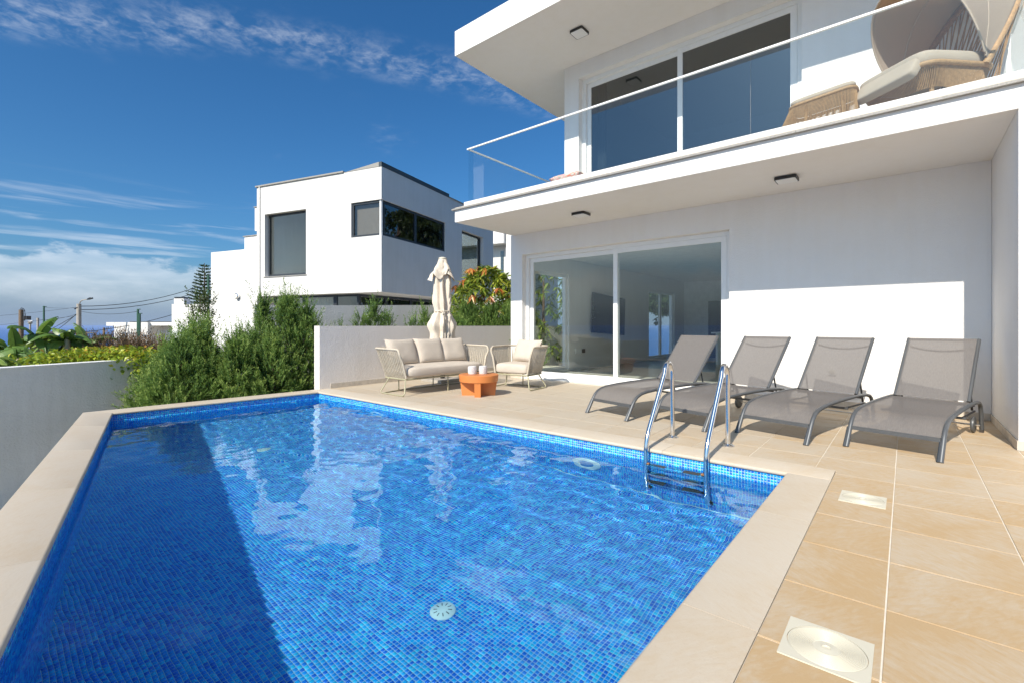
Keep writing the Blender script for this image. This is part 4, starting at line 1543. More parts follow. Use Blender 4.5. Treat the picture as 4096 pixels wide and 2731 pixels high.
# roof edges
for s0, s1 in ((1.55, 3.6), (3.604, 5.74)):
    nbox('roof_edge', 'granite', s0, s1, -.05, .33, ZT + .001, ZT + .05)
nbox('roof_upstand', 'dark_flash', -.012, .10, -.012, 4.05, ZT + .0, ZT + .15)
a = K + NV * -.012
mb = MB()
p = [K + NU * .101 - NV * .012, K + NU * 1.52 - NV * .012]
mb.add([(*p[0], ZT + .001), (*p[1], ZT + .001), (*p[0], ZT + .15), (*(p[0] + NV * .1), ZT + .001), (*(p[1] + NV * .1), ZT + .001), (*(p[0] + NV * .1), ZT + .15)], [(0, 2, 1), (3, 4, 5), (0, 1, 4, 3), (1, 2, 5, 4), (2, 0, 3, 5)])
mb.build('roof_upstand', 'granite', house2)
nbox('roof_edge', 'granite', -.03, .30, 4.06, 8.0, ZT + .001, ZT + .045)
# big window
w = sub('window', house2)
O = K + NV * .16
mb = frame_mb(O, NU, nl, 3.257, 5.288, 2.90, 5.133, .06, .08); mb.build('frame', 'anthracite', w)
slab_mb(O + NV * .03, NU, nl, 3.318, 5.227, 2.961, 5.072, .01).build('pane', 'glass', w)
slab_mb(K - NV * .03, NU, nl, 3.22, 5.33, 2.845, 2.874, .25).build('sill', 'granite', w)
# corner window, both legs
w = sub('corner_window', house2)
O = K + NV * .05
mb = frame_mb(O, NU, nl, .055, 1.243, 3.987, 5.118, .07, .08); mb.build('frame', 'anthracite', w)
slab_mb(O + NV * .03, NU, nl, .126, 1.172, 4.058, 5.047, .01).build('pane', 'glass', w)
slab_mb(O + NV * .14, NU, nl, .20, 1.24, 4.0, 5.1, .01).build('blind', 'blind', w)
O = K + NU * .05
mb = frame_mb(O, NV, nr, .14, 3.79, 3.987, 5.118, .08, .08)
slab_mb(O, NV, nr, 1.84, 1.96, 4.068, 5.037, .08, mb)
mb.build('frame', 'anthracite', w)
slab_mb(O + NU * .03, NV, nr, .221, 1.839, 4.068, 5.037, .01).build('pane', 'glass_dark', w)
slab_mb(O + NU * .03, NV, nr, 1.961, 3.709, 4.068, 5.037, .01).build('pane', 'glass_dark', w)
MB().tube([(*(K + NU * .09 + NV * .09), 3.988), (*(K + NU * .09 + NV * .09), 5.117)], .05, 10).build('corner_post', 'upvc', w, smooth=50)
# tall window in the shaded face
w = sub('tall_window', house2)
O = K + NU * .14
mb = frame_mb(O, NV, nr, 5.067, 6.968, 2.955, 5.078, .07, .08); mb.build('frame', 'anthracite', w)
slab_mb(O + NU * .03, NV, nr, 5.138, 6.897, 3.026, 5.007, .01).build('pane', 'glass_dark', w)
# recessed ground floor with its glazed band
nbox('ground_wall', 'neigh', 1.26, 5.66, .35, 7.5, -2.6, 1.3)
nbox('ground_wall', 'neigh', 2.6, 5.66, 1.4, 7.5, 1.301, ZB - .001)
w = sub('glazed_band', house2)
for s0, s1 in ((3.75, 5.25), (2.30, 3.74), (1.26, 2.29)):
    mb = frame_mb(K + NV * .36, NU, nl, s0, s1, .9, 2.165, .07, .08); mb.build('frame', 'anthracite', w)
    slab_mb(K + NV * .39, NU, nl, s0 + .071, s1 - .071, .971, 2.094, .01).build('pane', 'glass', w)
for s0, s1 in ((.4, 1.8), (1.81, 3.3), (3.31, 4.8)):
    mb = frame_mb(K + NU * 1.255, NV, nr, s0, s1, .9, 2.165, .07, .08); mb.build('frame', 'anthracite', w)
    slab_mb(K + NU * 1.285, NV, nr, s0 + .071, s1 - .071, .971, 2.094, .01).build('pane', 'glass_dark', w)
nbox('ground_wall', 'neigh', 1.26, 1.5, 4.82, 7.9, 1.301, ZB - .001)
def ncurt(s0, s1):
    mb = MB().grid(lambda a, b: (*(K + NU * (s0 + (s1 - s0) * a) + NV * (.62 + .03 * math.sin(a * 60))), .95 + 1.15 * b), 60, 1)
    mb.build('curtain', 'curtain', w, smooth=60)
ncurt(2.36, 3.70)
# lower left wing, stepped
nbox('side_wing', 'neigh', 5.71, 8.30, .02, 5.0, -3.0, 3.95)
nbox('stepped_block', 'neigh', 5.71, 6.84, .35, 4.0, 3.951, 4.50)
nbox('roof_edge', 'granite', 5.71, 6.88, .31, 4.0, 4.501, 4.53)
nbox('upper_block', 'neigh', 5.71, 5.97, .12, 3.0, 4.62, 5.48)
nbox('roof_edge', 'granite', 5.71, 6.0, .09, 3.0, 5.481, 5.51)
MB().tube([(*(K + NU * 5.52 - NV * .04), 1.2), (*(K + NU * 5.52 - NV * .04), 6.16), (*(K + NU * 5.52 + NV * .1), 6.23)], .018, 8).build('drain_pipe', 'neigh', house2, smooth=50)
# a further white house glimpsed between the neighbour and the villa
K3 = Vector((-.640 * 30 - .768 * .53, .768 * 30 - .640 * .53))
house3 = thing('rear_house', 'white house glimpsed in the gap between the neighbouring house and the villa', 'house', (K3.x, K3.y, 0))
def hbox(name, mat, s0, s1, d0, d1, z0, z1):
    a = K3 + NU * s0 + NV * d0
    return MB().obox((a.x, a.y, z0), (*(NV * (d1 - d0)), 0), (*(NU * (s1 - s0)), 0), (0, 0, z1 - z0)).build(name, mat, house3)
hbox('upper_storey', 'neigh', 0, 5, 0, 6, 6.35, 8.2)
hbox('lower_storey', 'neigh', .05, 5, .9, 6, -3, 6.349)
hbox('window', 'glass_dark', .40, .62, .85, .8995, 2.2, 6.0)
hbox('side_block', 'neigh', -1.6, -.02, .3, 6, -3, 7.9)
def uv2(s, d):
    q = K + NU * s + NV * d
    return (q.x, q.y)
MB().prism([uv2(2.5, -1.2), uv2(-1.9, -1.2), uv2(-4.6, 9), uv2(2.5, 9)][::-1], -2.4, -.9).build('bounce_terrace', 'bounce_paving', kind='structure')  # hidden terrace, added to bounce sunlight onto the neighbour's shaded face
wl = thing('wall_lamp', 'round silver bulkhead lamp on the neighbouring white wall', 'lamp', (*(K + NU * 6.73), 2.21))
qm = Vector((*nl, 0)).to_track_quat('Z', 'Y').to_matrix().to_4x4(); qm.translation = Vector((*(K + NU * 6.73 + NV * .018), 2.21))
MB().lathe([(.0, 0), (.10, 0), (.11, .03), (.11, .10), (.09, .12), (.085, .10)], 24).moved(qm).build('lamp_body', 'chrome', wl, smooth=40)
MB().lathe([(.084, .09), (.06, .11), (0, .118)], 24).moved(qm).build('lamp_glass', 'poolplastic', wl, smooth=40)
st = thing('side_table', 'small white side table inside the neighbouring window', 'table', (*(K + NU * 3.6 + NV * .9), 2.85))
a = K + NU * 3.65 + NV * .9
MB().lathe([(0, 3.32), (.36, 3.32), (.36, 3.35), (0, 3.35)], 24, (a.x, a.y, 0)).build('table_top', 'upvc', st, smooth=40)
for k in range(3):
    an = 2.1 * k + .4
    MB().tube([(a.x + .2 * math.cos(an), a.y + .2 * math.sin(an), 3.319), (a.x + .3 * math.cos(an), a.y + .3 * math.sin(an), 2.845)], .016, 6).build('leg', 'rattan', st, smooth=50)

# ------------------------------------------------------------------ foliage builders
def leaf_tris(pos, dirs, length, width, per, spread, droop=0., seed=0, leaf=None, t0=.1, planar=False):
    """Sprays: stems at pos along dirs; per leaflets on each. Returns V (3n,3), F (n,3)."""
    r = np.random.default_rng(seed)
    n = len(pos)
    pos = np.repeat(pos, per, 0); d = np.repeat(dirs, per, 0)
    L = np.repeat(length, per)
    t = np.tile(np.linspace(t0, 1., per), n)
    base = pos + d * (L * t)[:, None]
    rnd = r.normal(size=base.shape)
    if planar:                                # flat sprays, leaflets to the left and right in turn
        alt = np.tile(np.where(np.arange(per) % 2, 1., -1.), n)[:, None]
        rnd = np.repeat(r.normal(size=(n, 3)), per, 0) * alt + rnd * .35
    side = np.cross(d, rnd); side /= np.linalg.norm(side, axis=1)[:, None] + 1e-9
    ld = d * (1 - spread * .5) + side * spread
    ld[:, 2] -= droop
    ld /= np.linalg.norm(ld, axis=1)[:, None]
    ll = (leaf if leaf is not None else L * .38) * (1.15 - .45 * t) * r.uniform(.7, 1.3, len(t))
    wv = np.cross(ld, r.normal(size=ld.shape)); wv /= np.linalg.norm(wv, axis=1)[:, None] + 1e-9
    w = width * r.uniform(.7, 1.3, len(t))
    V = np.empty((len(t), 4, 3))
    V[:, 0] = base
    V[:, 1] = base + ld * (ll * .5)[:, None] + wv * w[:, None]
    V[:, 2] = base + ld * ll[:, None]
    V[:, 3] = base + ld * (ll * .5)[:, None] - wv * w[:, None]
    F = np.arange(len(t) * 4).reshape(-1, 4)
    return V.reshape(-1, 3), F, t


def plume_points(c, rx, ry, h, n, seed, z0=0., lean=(0, 0), power=.75, shell=.45):
    """points through an upright, uneven plume; also outward-and-up directions"""
    r = np.random.default_rng(seed)
    t = r.random(n) ** .8
    a = r.random(n) * 2 * math.pi
    prof = np.minimum(1, (1 - t) ** power * 1.15) * (.55 + .45 * np.minimum(1, t * 5))
    lob = 1 + .22 * np.sin(a * 3 + seed + 5 * t) + .16 * np.sin(a * 7 + 9 * t + seed)
    rad = (shell + (1 - shell) * r.random(n) ** .5) * prof * lob
    p = np.stack([c[0] + np.cos(a) * rad * rx + lean[0] * t, c[1] + np.sin(a) * rad * ry + lean[1] * t, z0 + t * h], 1)
    d = np.stack([np.cos(a) * (.75 - .35 * t), np.sin(a) * (.75 - .35 * t), .75 + .5 * t], 1) + r.normal(size=(n, 3)) * .28
    d /= np.linalg.norm(d, axis=1)[:, None]
    return p, d


def juniper(name, label, c, plumes, seed, group, base_z):
    t = thing(name, label, 'shrub', (c[0], c[1], base_z), 0, group)
    Vs = []; Fs = []; Ts = []; off = 0
    st = MB()
    for k, (dx_, dy_, rx, ry, h, n) in enumerate(plumes):
        n = int(n * .56)
        p, d = plume_points((c[0] + dx_, c[1] + dy_), rx, ry, h * .90, n, seed * 10 + k, base_z, shell=.35)
        rr = np.random.default_rng(k + seed)
        L = rr.uniform(.15, .33, n)
        per = 24
        far = np.argsort(-(p[:, 2] - base_z) / h - .5 * np.linalg.norm(p[:, :2] - np.array([c[0] + dx_, c[1] + dy_]), axis=1) / rx)
        lead = far[: max(6, n // 14)]
        L[lead] *= rr.uniform(1.3, 2.1, len(lead))
        d[lead, 2] += .5
        d[lead] /= np.linalg.norm(d[lead], axis=1)[:, None]
        V, F, tt_ = leaf_tris(p, d, L, .0068, per, .58, seed=seed * 7 + k, leaf=.07, planar=True)
        ax_ = np.array([c[0] + dx_, c[1] + dy_])
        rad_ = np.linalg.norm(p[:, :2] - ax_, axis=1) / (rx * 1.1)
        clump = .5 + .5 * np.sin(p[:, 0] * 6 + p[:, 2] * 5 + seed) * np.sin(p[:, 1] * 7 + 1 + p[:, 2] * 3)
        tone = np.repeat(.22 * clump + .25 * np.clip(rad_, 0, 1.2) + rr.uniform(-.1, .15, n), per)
        tint_ = np.clip(tone + .50 * tt_ ** 1.5 - .08, 0, 1)  # shade inside the bush and sun on the tips put into the tint
        Vs.append(V); Fs.append(F + off); off += len(V); Ts.append(tint_)
        st.tube([(c[0] + dx_ * .4, c[1] + dy_ * .4, base_z), (c[0] + dx_ * .8, c[1] + dy_ * .8, base_z + h * .4), (c[0] + dx_, c[1] + dy_, base_z + h * .85)], [.03, .02, .006], 6)
        for q in range(7):
            j = rr.integers(0, n)
            zz_ = base_z + max(.05, (p[j, 2] - base_z) * .45)
            st.tube([(c[0] + dx_ * .7, c[1] + dy_ * .7, zz_), tuple(p[j])], [.009, .003], 5)
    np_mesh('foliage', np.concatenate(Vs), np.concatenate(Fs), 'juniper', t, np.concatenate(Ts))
    st.build('stem', 'bark', t, smooth=60)
    return t


def wpt(px_, depth):
    """ground position at a bearing and distance from the viewpoint (for laying out the garden)"""
    l = (px_ - 2048) / 1890 * depth
    return (-.640 * depth + .768 * l, .768 * depth + .640 * l)


GJ = 'feathery junipers in the planting bed'
c = wpt(800, 8.5)
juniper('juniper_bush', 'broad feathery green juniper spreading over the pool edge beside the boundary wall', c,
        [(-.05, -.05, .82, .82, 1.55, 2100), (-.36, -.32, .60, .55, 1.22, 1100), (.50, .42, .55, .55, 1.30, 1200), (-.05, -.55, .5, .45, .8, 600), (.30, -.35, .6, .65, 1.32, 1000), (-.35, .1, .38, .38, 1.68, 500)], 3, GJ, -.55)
c = wpt(1130, 9.3)
juniper('juniper_bush', 'tall upright juniper of several plumes against the end of the low wall', c,
        [(-.26, -.24, .28, .28, 2.18, 750), (.08, .08, .52, .52, 2.16, 2000), (.36, .30, .42, .42, 1.98, 1000), (-.1, -.55, .55, .5, 1.35, 1000), (.35, -.35, .5, .5, 1.3, 900), (-.45, -.6, .35, .35, 1.5, 500)], 5, GJ, -.5)
c = wpt(1497, 10.8)
juniper('juniper_bush', 'small yellow green juniper with spiky tips behind the sofa', c, [(0, 0, .40, .40, 1.72, 500), (.25, .2, .25, .25, 1.5, 220), (-.25, -.2, .22, .22, 1.55, 200), (.62, .5, .18, .18, 1.3, 110), (-.6, -.5, .16, .16, 1.22, 70)], 7, GJ, -.15)
c = wpt(1700, 11.2)
juniper('juniper_bush', 'narrow juniper just left of the parasol', c, [(0, 0, .22, .22, 1.62, 300), (-.2, -.15, .14, .14, 1.4, 90)], 8, GJ, -.15)
c = wpt(1822, 11.4)
juniper('juniper_bush', 'small juniper tips just right of the parasol', c, [(0, 0, .22, .22, 1.48, 220), (.15, .12, .18, .18, 1.35, 140)], 9, GJ, -.15)
c = wpt(1925, 12.6)
juniper('juniper_bush', 'dense rounded juniper beside the white facade edge', c,
        [(-.25, -.2, .48, .48, 1.86, 1500), (.22, .18, .48, .48, 1.78, 1400), (.55, .45, .36, .36, 1.78, 700), (0, 0, .6, .6, 1.4, 900)], 11, GJ, -.15)
c = wpt(2120, 13.4)
juniper('juniper_bush', 'juniper seen through the side window of the living room', c, [(0, 0, .5, .5, 1.8, 900)], 12, GJ, -.15)


def broad_leaves(P, Dr, L, W, seed, fold=.0):
    """quad leaves with a midrib kink: 2 quads each"""
    r = np.random.default_rng(seed)
    n = len(P)
    side = np.cross(Dr, r.normal(size=(n, 3)) * .5 + np.array([0, 0, 1.])); side /= np.linalg.norm(side, axis=1)[:, None] + 1e-9
    up = np.cross(side, Dr)
    L = L[:, None]; W = W[:, None]
    V = np.empty((n, 6, 3))
    V[:, 0] = P
    V[:, 1] = P + Dr * L * .45 + side * W + up * W * .3
    V[:, 2] = P + Dr * L
    V[:, 3] = P + Dr * L * .45 - side * W + up * W * .3
    V[:, 2, 2] -= (L * .12)[:, 0]
    V[:, 4] = P + Dr * L * .45
    V[:, 5] = V[:, 4]
    b = (np.arange(n) * 6)[:, None]
    F = np.concatenate([b + np.array([[0, 1, 2, 4]]), b + np.array([[0, 4, 2, 3]])], 0)
    return V.reshape(-1, 3), F


# glossy tree with red young leaves behind the second wall
c = wpt(1945, 13.6)
mt = thing('mango_tree', 'bushy tree with drooping green and red leaves beside the facade', 'tree', (c[0], c[1], -1))
def whorls(n, seed, c, rx, h, z0):
    r = np.random.default_rng(seed)
    a = r.random(n) * 2 * math.pi; t = r.random(n)
    rad = (.45 + .55 * r.random(n) ** .5) * np.sqrt(np.maximum(0, 1 - (t * 1.6 - .6) ** 2)) * rx
    return np.stack([c[0] + np.cos(a) * rad, c[1] + np.sin(a) * rad, z0 + t * h], 1)
for nm, mt_, n, sd, z0, hh in (('leaves', 'mango', 360, 1, .4, 2.35), ('young_leaves', 'mango_red', 44, 2, .9, 1.95)):
    cen = whorls(n, sd, c, 1.05 if nm == 'leaves' else 1.18, hh, z0)
    per = 13
    r = np.random.default_rng(sd + 40)
    P = np.repeat(cen, per, 0)
    a = r.random(len(P)) * 2 * math.pi
    Dr = np.stack([np.cos(a) * .55, np.sin(a) * .55, -r.uniform(.1, 1.3, len(P)) + (.5 if nm == 'leaves' else 0)], 1)
    Dr /= np.linalg.norm(Dr, axis=1)[:, None]
    V, F = broad_leaves(P, Dr, r.uniform(.16, .30, len(P)), r.uniform(.020, .034, len(P)), sd)
    np_mesh(nm, V, F, mt_, mt, np.tile(r.random(len(P)), 2))
mb = MB()
for k in range(9):
    an = k * 2.4
    mb.tube([(c[0], c[1], -1), (c[0] + .15 * math.cos(an), c[1] + .15 * math.sin(an), .5), (c[0] + .7 * math.cos(an), c[1] + .7 * math.sin(an), 1.2 + .1 * k)], [.06, .04, .012], 7)
mb.build('trunk', 'bark', mt, smooth=60)
c2 = wpt(2175, 14.2)
mt2 = thing('mango_tree', 'leafy tree seen through the living room side window', 'tree', (c2[0], c2[1], -1))
cen = whorls(200, 5, c2, 1.2, 3.6, .2); per = 12
r = np.random.default_rng(77); P = np.repeat(cen, per, 0); a = r.random(len(P)) * 6.283
Dr = np.stack([np.cos(a) * .55, np.sin(a) * .55, -r.uniform(-.3, 1., len(P))], 1); Dr /= np.linalg.norm(Dr, axis=1)[:, None]
V, F = broad_leaves(P, Dr, r.uniform(.18, .32, len(P)), r.uniform(.022, .036, len(P)), 6)
np_mesh('leaves', V, F, 'mango', mt2, np.tile(r.random(len(P)) * .7, 2))
MB().tube([(c2[0], c2[1], -1), (c2[0], c2[1], 3.0)], [.08, .02], 8).build('trunk', 'bark', mt2, smooth=60)

# trees that the neighbour's windows mirror, and that rise behind the villa
def leafy_tree(x, y, z0, h, rx, label, seed, n=900):
    t = thing('pine_tree', label, 'tree', (x, y, z0), 0, 'pine trees on the slope behind the houses')
    r = np.random.default_rng(seed)
    cl = []
    mb = MB().tube([(x, y, z0), (x + .2, y, z0 + h * .5), (x + .1, y + .2, z0 + h)], [.28, .2, .06], 8)
    for k in range(26):
        an = r.random() * 6.283; tz = r.uniform(.35, 1.)
        rr = rx * r.uniform(.4, 1.) * math.sin(max(.25, (1.15 - tz)) * 1.6)
        q = (x + rr * math.cos(an), y + rr * math.sin(an), z0 + h * tz)
        mb.tube([(x + .15, y + .1, z0 + h * (tz - .12)), q], [.07, .02], 6)
        cl.append(q)
    mb.build('trunk', 'bark', t, smooth=60)
    cen = np.array(cl)[r.integers(0, len(cl), n)] + r.normal(size=(n, 3)) * np.array([.55, .55, .35])
    d = r.normal(size=(n, 3)); d[:, 2] += .5; d /= np.linalg.norm(d, axis=1)[:, None]
    V, F, tt_ = leaf_tris(cen, d, r.uniform(.4, .7, n), .05, 20, .8, seed=seed, leaf=.34)
    np_mesh('crown', V, F, 'darkleaf', t, np.clip(tt_ * r.random(len(tt_)) * 1.2, 0, 1))
leafy_tree(-9.2, 24, -1, 9, 2.6, 'tall pine mirrored in the neighbouring corner window', 3)
leafy_tree(-5.5, 29, -1, 10.5, 3.0, 'broad pine behind the villa mirrored in dark glass', 4)
leafy_tree(-11.3, 30, -1, 11, 3.6, 'large pine on the slope behind the neighbouring house', 5)

# ------------------------------------------------------------------ plants beyond the boundary wall
def banana_leaf(p, d, L, W, bend, seed):
    """arched broad blade with a midrib and a few tears, ~50 triangles"""
    r = random.Random(seed)
    d = Vector(d).normalized()
    side = d.cross(Vector((0, 0, 1))).normalized()
    roll = r.uniform(-.7, .7)
    n = 12
    pts = []
    cur = Vector(p); dd = d.copy()
    for i in range(n + 1):
        pts.append((cur.copy(), dd.copy()))
        dd = (dd + Vector((0, 0, -1)) * bend / n).normalized()
        cur = cur + dd * (L / n)
    mb = MB()
    for sgn in (-1, 1):
        droop = r.uniform(.05, .75)
        edge = []
        for i, (a, da) in enumerate(pts):
            t = i / n
            w = W * max(.02, math.sin(math.pi * min(1, .10 + .90 * t)) ** .55)
            up = side.cross(da).normalized()
            sd = (side * math.cos(roll) + up * math.sin(roll)).normalized()
            un = sd.cross(da)
            lat_ = sd * sgn * math.cos(droop) - un * math.sin(droop) * (1 if un.z > 0 else -1)
            edge.append(a + lat_ * w * (1 + .05 * math.sin(i * 1.7 + seed)) + da * .10 * W)
        for i in range(n):
            a, b = pts[i][0], pts[i + 1][0]
            ea, eb = edge[i], edge[i + 1].copy()
            if r.random() < .28:
                eb = eb.lerp(ea, r.uniform(.2, .45)) + Vector((0, 0, -.03))
            mid0, mid1 = a.lerp(ea, .5) + Vector((0, 0, .012)), b.lerp(eb, .5) + Vector((0, 0, .012))
            f = [(0, 1, 2, 3), (3, 2, 4, 5)]
            mb.add([a, b, mid1, mid0, eb, ea], f if sgn < 0 else [q[::-1] for q in f])
    return mb, pts


GB = 'banana plants beyond the boundary wall'
def banana(px_, depth, z0, hs, seed, label):
    c = wpt(px_, depth)
    t = thing('banana_plant', label, 'banana plant', (c[0], c[1], z0), 0, GB)
    r = random.Random(seed)
    MB().tube([(c[0], c[1], z0), (c[0] + .03, c[1], z0 + hs * .8), (c[0] + .05, c[1] + .02, z0 + hs)], [.10, .08, .04], 8).build('trunk', 'khaki', t, smooth=60)
    nl_ = 15
    for k in range(nl_):
        a = k * 2.399 + seed
        el = r.uniform(.25, 1.15) if k else r.uniform(1.1, 1.45)
        d = (math.cos(a) * math.cos(el), math.sin(a) * math.cos(el), math.sin(el))
        mb, pts = banana_leaf((c[0], c[1], z0 + hs * .92), d, r.uniform(.5, .9), r.uniform(.09, .135), r.uniform(.9, 2.6), seed * 31 + k)
        mb.tube([tuple(p) for p, _ in pts], [.014 * (1 - i / 11) + .003 for i in range(len(pts))], 4, caps=False)
        me_o = mb.build('leaf', 'banana', t, smooth=40)
        a_ = me_o.data.attributes.new('tint', 'FLOAT', 'FACE')
        base = r.uniform(.15, .8)
        a_.data.foreach_set('value', [min(1, max(0, base + r.uniform(-.12, .12))) for _ in me_o.data.polygons])
for k, (px_, dep_, hs, lab) in enumerate(((-60, 9.0, 1.55, 'banana plant farthest left behind the boundary wall'), (70, 9.6, 1.45, 'low banana plant with drooping torn leaves, second behind the boundary wall'),
                                       (150, 10.4, 1.95, 'banana plant with one leaf standing up before the wooden pole'), (225, 9.3, 1.35, 'banana plant with broad flopping leaves left of the bright hedge'),
                                       (265, 10.6, 1.9, 'banana plant with tall upright leaves before the black tube frame'), (350, 11.2, 1.75, 'banana plant rising behind the yellow green hedge'), (20, 11.5, 1.6, 'banana plant in the back row near the concrete pole'))):
    banana(px_, dep_, -1.0, hs, 5 + k, lab)

hc = [wpt(px_, 8.9) for px_ in (240, 330, 420, 500, 590, 640)]
hedge = thing('hedge', 'bright yellow green broad leaved hedge along the boundary wall', 'hedge', (*hc[2], -1))
r = np.random.default_rng(21)
n = 5200
k = r.integers(0, len(hc), n)
hp = np.array(hc)[k]
P = np.stack([hp[:, 0] + r.normal(size=n) * .26, hp[:, 1] + r.normal(size=n) * .26, 0.18 + r.random(n) ** .7 * .46 + .06 * np.sin(hp[:, 1] * 5 + k)], 1)
P[:, 2] -= np.where(k < 1, .12, 0)
Dr = r.normal(size=(n, 3)) * .7 + np.array([.3, -.5, .55]); Dr /= np.linalg.norm(Dr, axis=1)[:, None]
V, F = broad_leaves(P, Dr, r.uniform(.06, .12, n), r.uniform(.018, .034, n), 22)
np_mesh('leaves', V, F, 'hedge', hedge, np.tile(np.clip(r.random(n) * .8 + (P[:, 2] - .2) * .5, 0, 1), 2))
mb = MB()
for (x, y) in hc:
    mb.tube([(x, y, -2.4), (x, y, .55)], [.03, .01], 6)
    for q in range(6):
        mb.tube([(x, y, -.2), (x + random.uniform(-.3, .3), y + random.uniform(-.3, .3), random.uniform(.3, .7))], [.012, .004], 5)
mb.build('branches', 'bark', hedge, smooth=60)

dc = [wpt(px_, 11.5) for px_ in range(380, 660, 22)]
r = np.random.default_rng(31); n = 1500
k = r.integers(0, len(dc), n); dp = np.array(dc)[k]
P = np.stack([dp[:, 0] + r.normal(size=n) * .3, dp[:, 1] + r.normal(size=n) * .3, np.full(n, -.4)], 1)
hgt = r.uniform(.75, 1.2, n) * (1 - .25 * np.abs(k - 5) / 8)
d = np.stack([r.normal(size=n) * .16, r.normal(size=n) * .16, np.ones(n)], 1); d /= np.linalg.norm(d, axis=1)[:, None]
V, F, tt_ = leaf_tris(P, d, hgt * 1.25, .0075, 12, .35, seed=33, leaf=.10, t0=.35)
stemV = np.empty((n, 4, 3)); sd = np.cross(d, [[.6, .8, 0]]) * .004
stemV[:, 0] = P - sd; stemV[:, 1] = P + sd; stemV[:, 2] = P + d * (hgt * 1.25)[:, None] + sd * .3; stemV[:, 3] = P + d * (hgt * 1.25)[:, None] - sd * .3
V = np.concatenate([V, stemV.reshape(-1, 3)]); F = np.concatenate([F, np.arange(n * 4).reshape(-1, 4) + len(F) * 4])
tag(np_mesh('dry_grass', V, F, 'dry', None, np.concatenate([np.clip(tt_ * r.random(len(tt_)), 0, 1), r.random(n) * .5]), kind='stuff'), 'brown dry seed stalks behind the bright hedge', 'dry grass')
MB().prism([wpt(-300, 8.3), wpt(680, 8.6), wpt(700, 13), wpt(-300, 13)][::-1], -2.6, -1.2).build('garden_soil', 'soil', kind='structure')

# slim shrub beside the neighbouring wall
c = wpt(815, 10.5)
sh = thing('slender_shrub', 'slender dark leaved shrub rising above the juniper', 'shrub', (c[0], c[1], -1))
r = np.random.default_rng(61); n = 90
P = np.stack([c[0] + r.normal(size=n) * .13, c[1] + r.normal(size=n) * .13, r.uniform(.8, 1.75, n)], 1)
d = np.stack([r.normal(size=n) * .4, r.normal(size=n) * .4, np.ones(n)], 1); d /= np.linalg.norm(d, axis=1)[:, None]
V, F, tt_ = leaf_tris(P, d, np.full(n, .3), .014, 12, .7, seed=62, leaf=.07)
np_mesh('leaves', V, F, 'darkleaf', sh, tt_ * .8)
mb = MB()
for q in range(5):
    mb.tube([(c[0], c[1], -1), (c[0] + random.uniform(-.18, .18), c[1] + random.uniform(-.18, .18), random.uniform(1.4, 1.9))], [.02, .005], 5)
mb.build('stem', 'bark', sh, smooth=60)

# ------------------------------------------------------------------ far street: houses, poles, cables
Dq = 32.
def fp(px_, depth=Dq):
    return wpt(px_, depth)
fh = thing('far_house', 'low white house with flat roof and chimney block beyond the hedge', 'house', (*fp(600), -3))
def face_box(name, mat, px0, px1, d0, z0, z1, thick, parent):
    """box whose front runs between two bearings, parallel to the street"""
    a = Vector(fp(px0, d0)); b = Vector(fp(px1, d0))
    u = (b - a); back = Fw * thick
    return MB().obox((a.x, a.y, z0), (u.x, u.y, 0), (back.x, back.y, 0), (0, 0, z1 - z0)).build(name, mat, parent)
face_box('front_wall', 'neigh', 457, 591, 32, -4, 1.345, 6, fh)
face_box('canopy', 'neigh', 425, 456.5, 32, 1.10, 1.345, 5, fh)
face_box('recessed_wall', 'neigh', 591.5, 690, 33.2, -4, 1.30, 5, fh)
face_box('roof_band', 'neigh', 592, 690, 32.2, 1.12, 1.345, .9, fh)
face_box('roof_tiles', 'dark_flash', 520, 686, 32.3, 1.3455, 1.40, 5, fh)
face_box('tall_block', 'neigh', 687, 845, 31.6, -4, 2.55, 7, fh)
face_box('chimney', 'neigh', 696, 735, 32.0, 2.551, 2.95, .66, fh)
face_box('chimney_cap', 'anthracite', 696.5, 736, 31.95, 2.99, 3.05, .76, fh)
face_box('chimney_band', 'anthracite', 699, 732, 32.05, 2.951, 2.989, .5, fh)
dw = sub('window', fh)
face_box('pane', 'glass_dark', 627, 636, 33.19, .2, .75, .008, dw)
face_box('frame', 'anthracite', 626.5, 636.5, 33.1995, .15, .8, .0004, dw)
gs = thing('glass_screen', 'pale green glass screen on the far terrace', 'glass screen', (*fp(660, 31), -.5))
face_box('glass_panel', 'glass_rail', 630, 660, 30.9, -.2, .78, .02, gs)
face_box('glass_panel', 'glass_rail', 661, 840, 30.9, -.2, .78, .02, gs)
fen = thing('metal_fence', 'white corrugated fence panel with green top rail', 'fence', (*fp(620, 22), -1))
a = Vector(fp(594, 22)); b = Vector(fp(690, 22))
n = 26
mb = MB()
for k in range(n):
    p = a.lerp(b, k / n); q = a.lerp(b, (k + 1) / n)
    off_ = -Fw * (.05 if k % 2 else 0)
    mb.obox((p.x + off_.x, p.y + off_.y, -1.6), (q.x - p.x, q.y - p.y, 0), (Fw.x * .02, Fw.y * .02, 0), (0, 0, 1.62))
mb.build('corrugated_sheet', 'white_sheet', fen)
MB().tube([(*a, .03), (*b, .03)], .04, 8).build('top_rail', 'green_metal', fen, smooth=60)
MB().tube([(*a, -1.8), (*a, .05)], .04, 8).build('post', 'green_metal', fen, smooth=60)

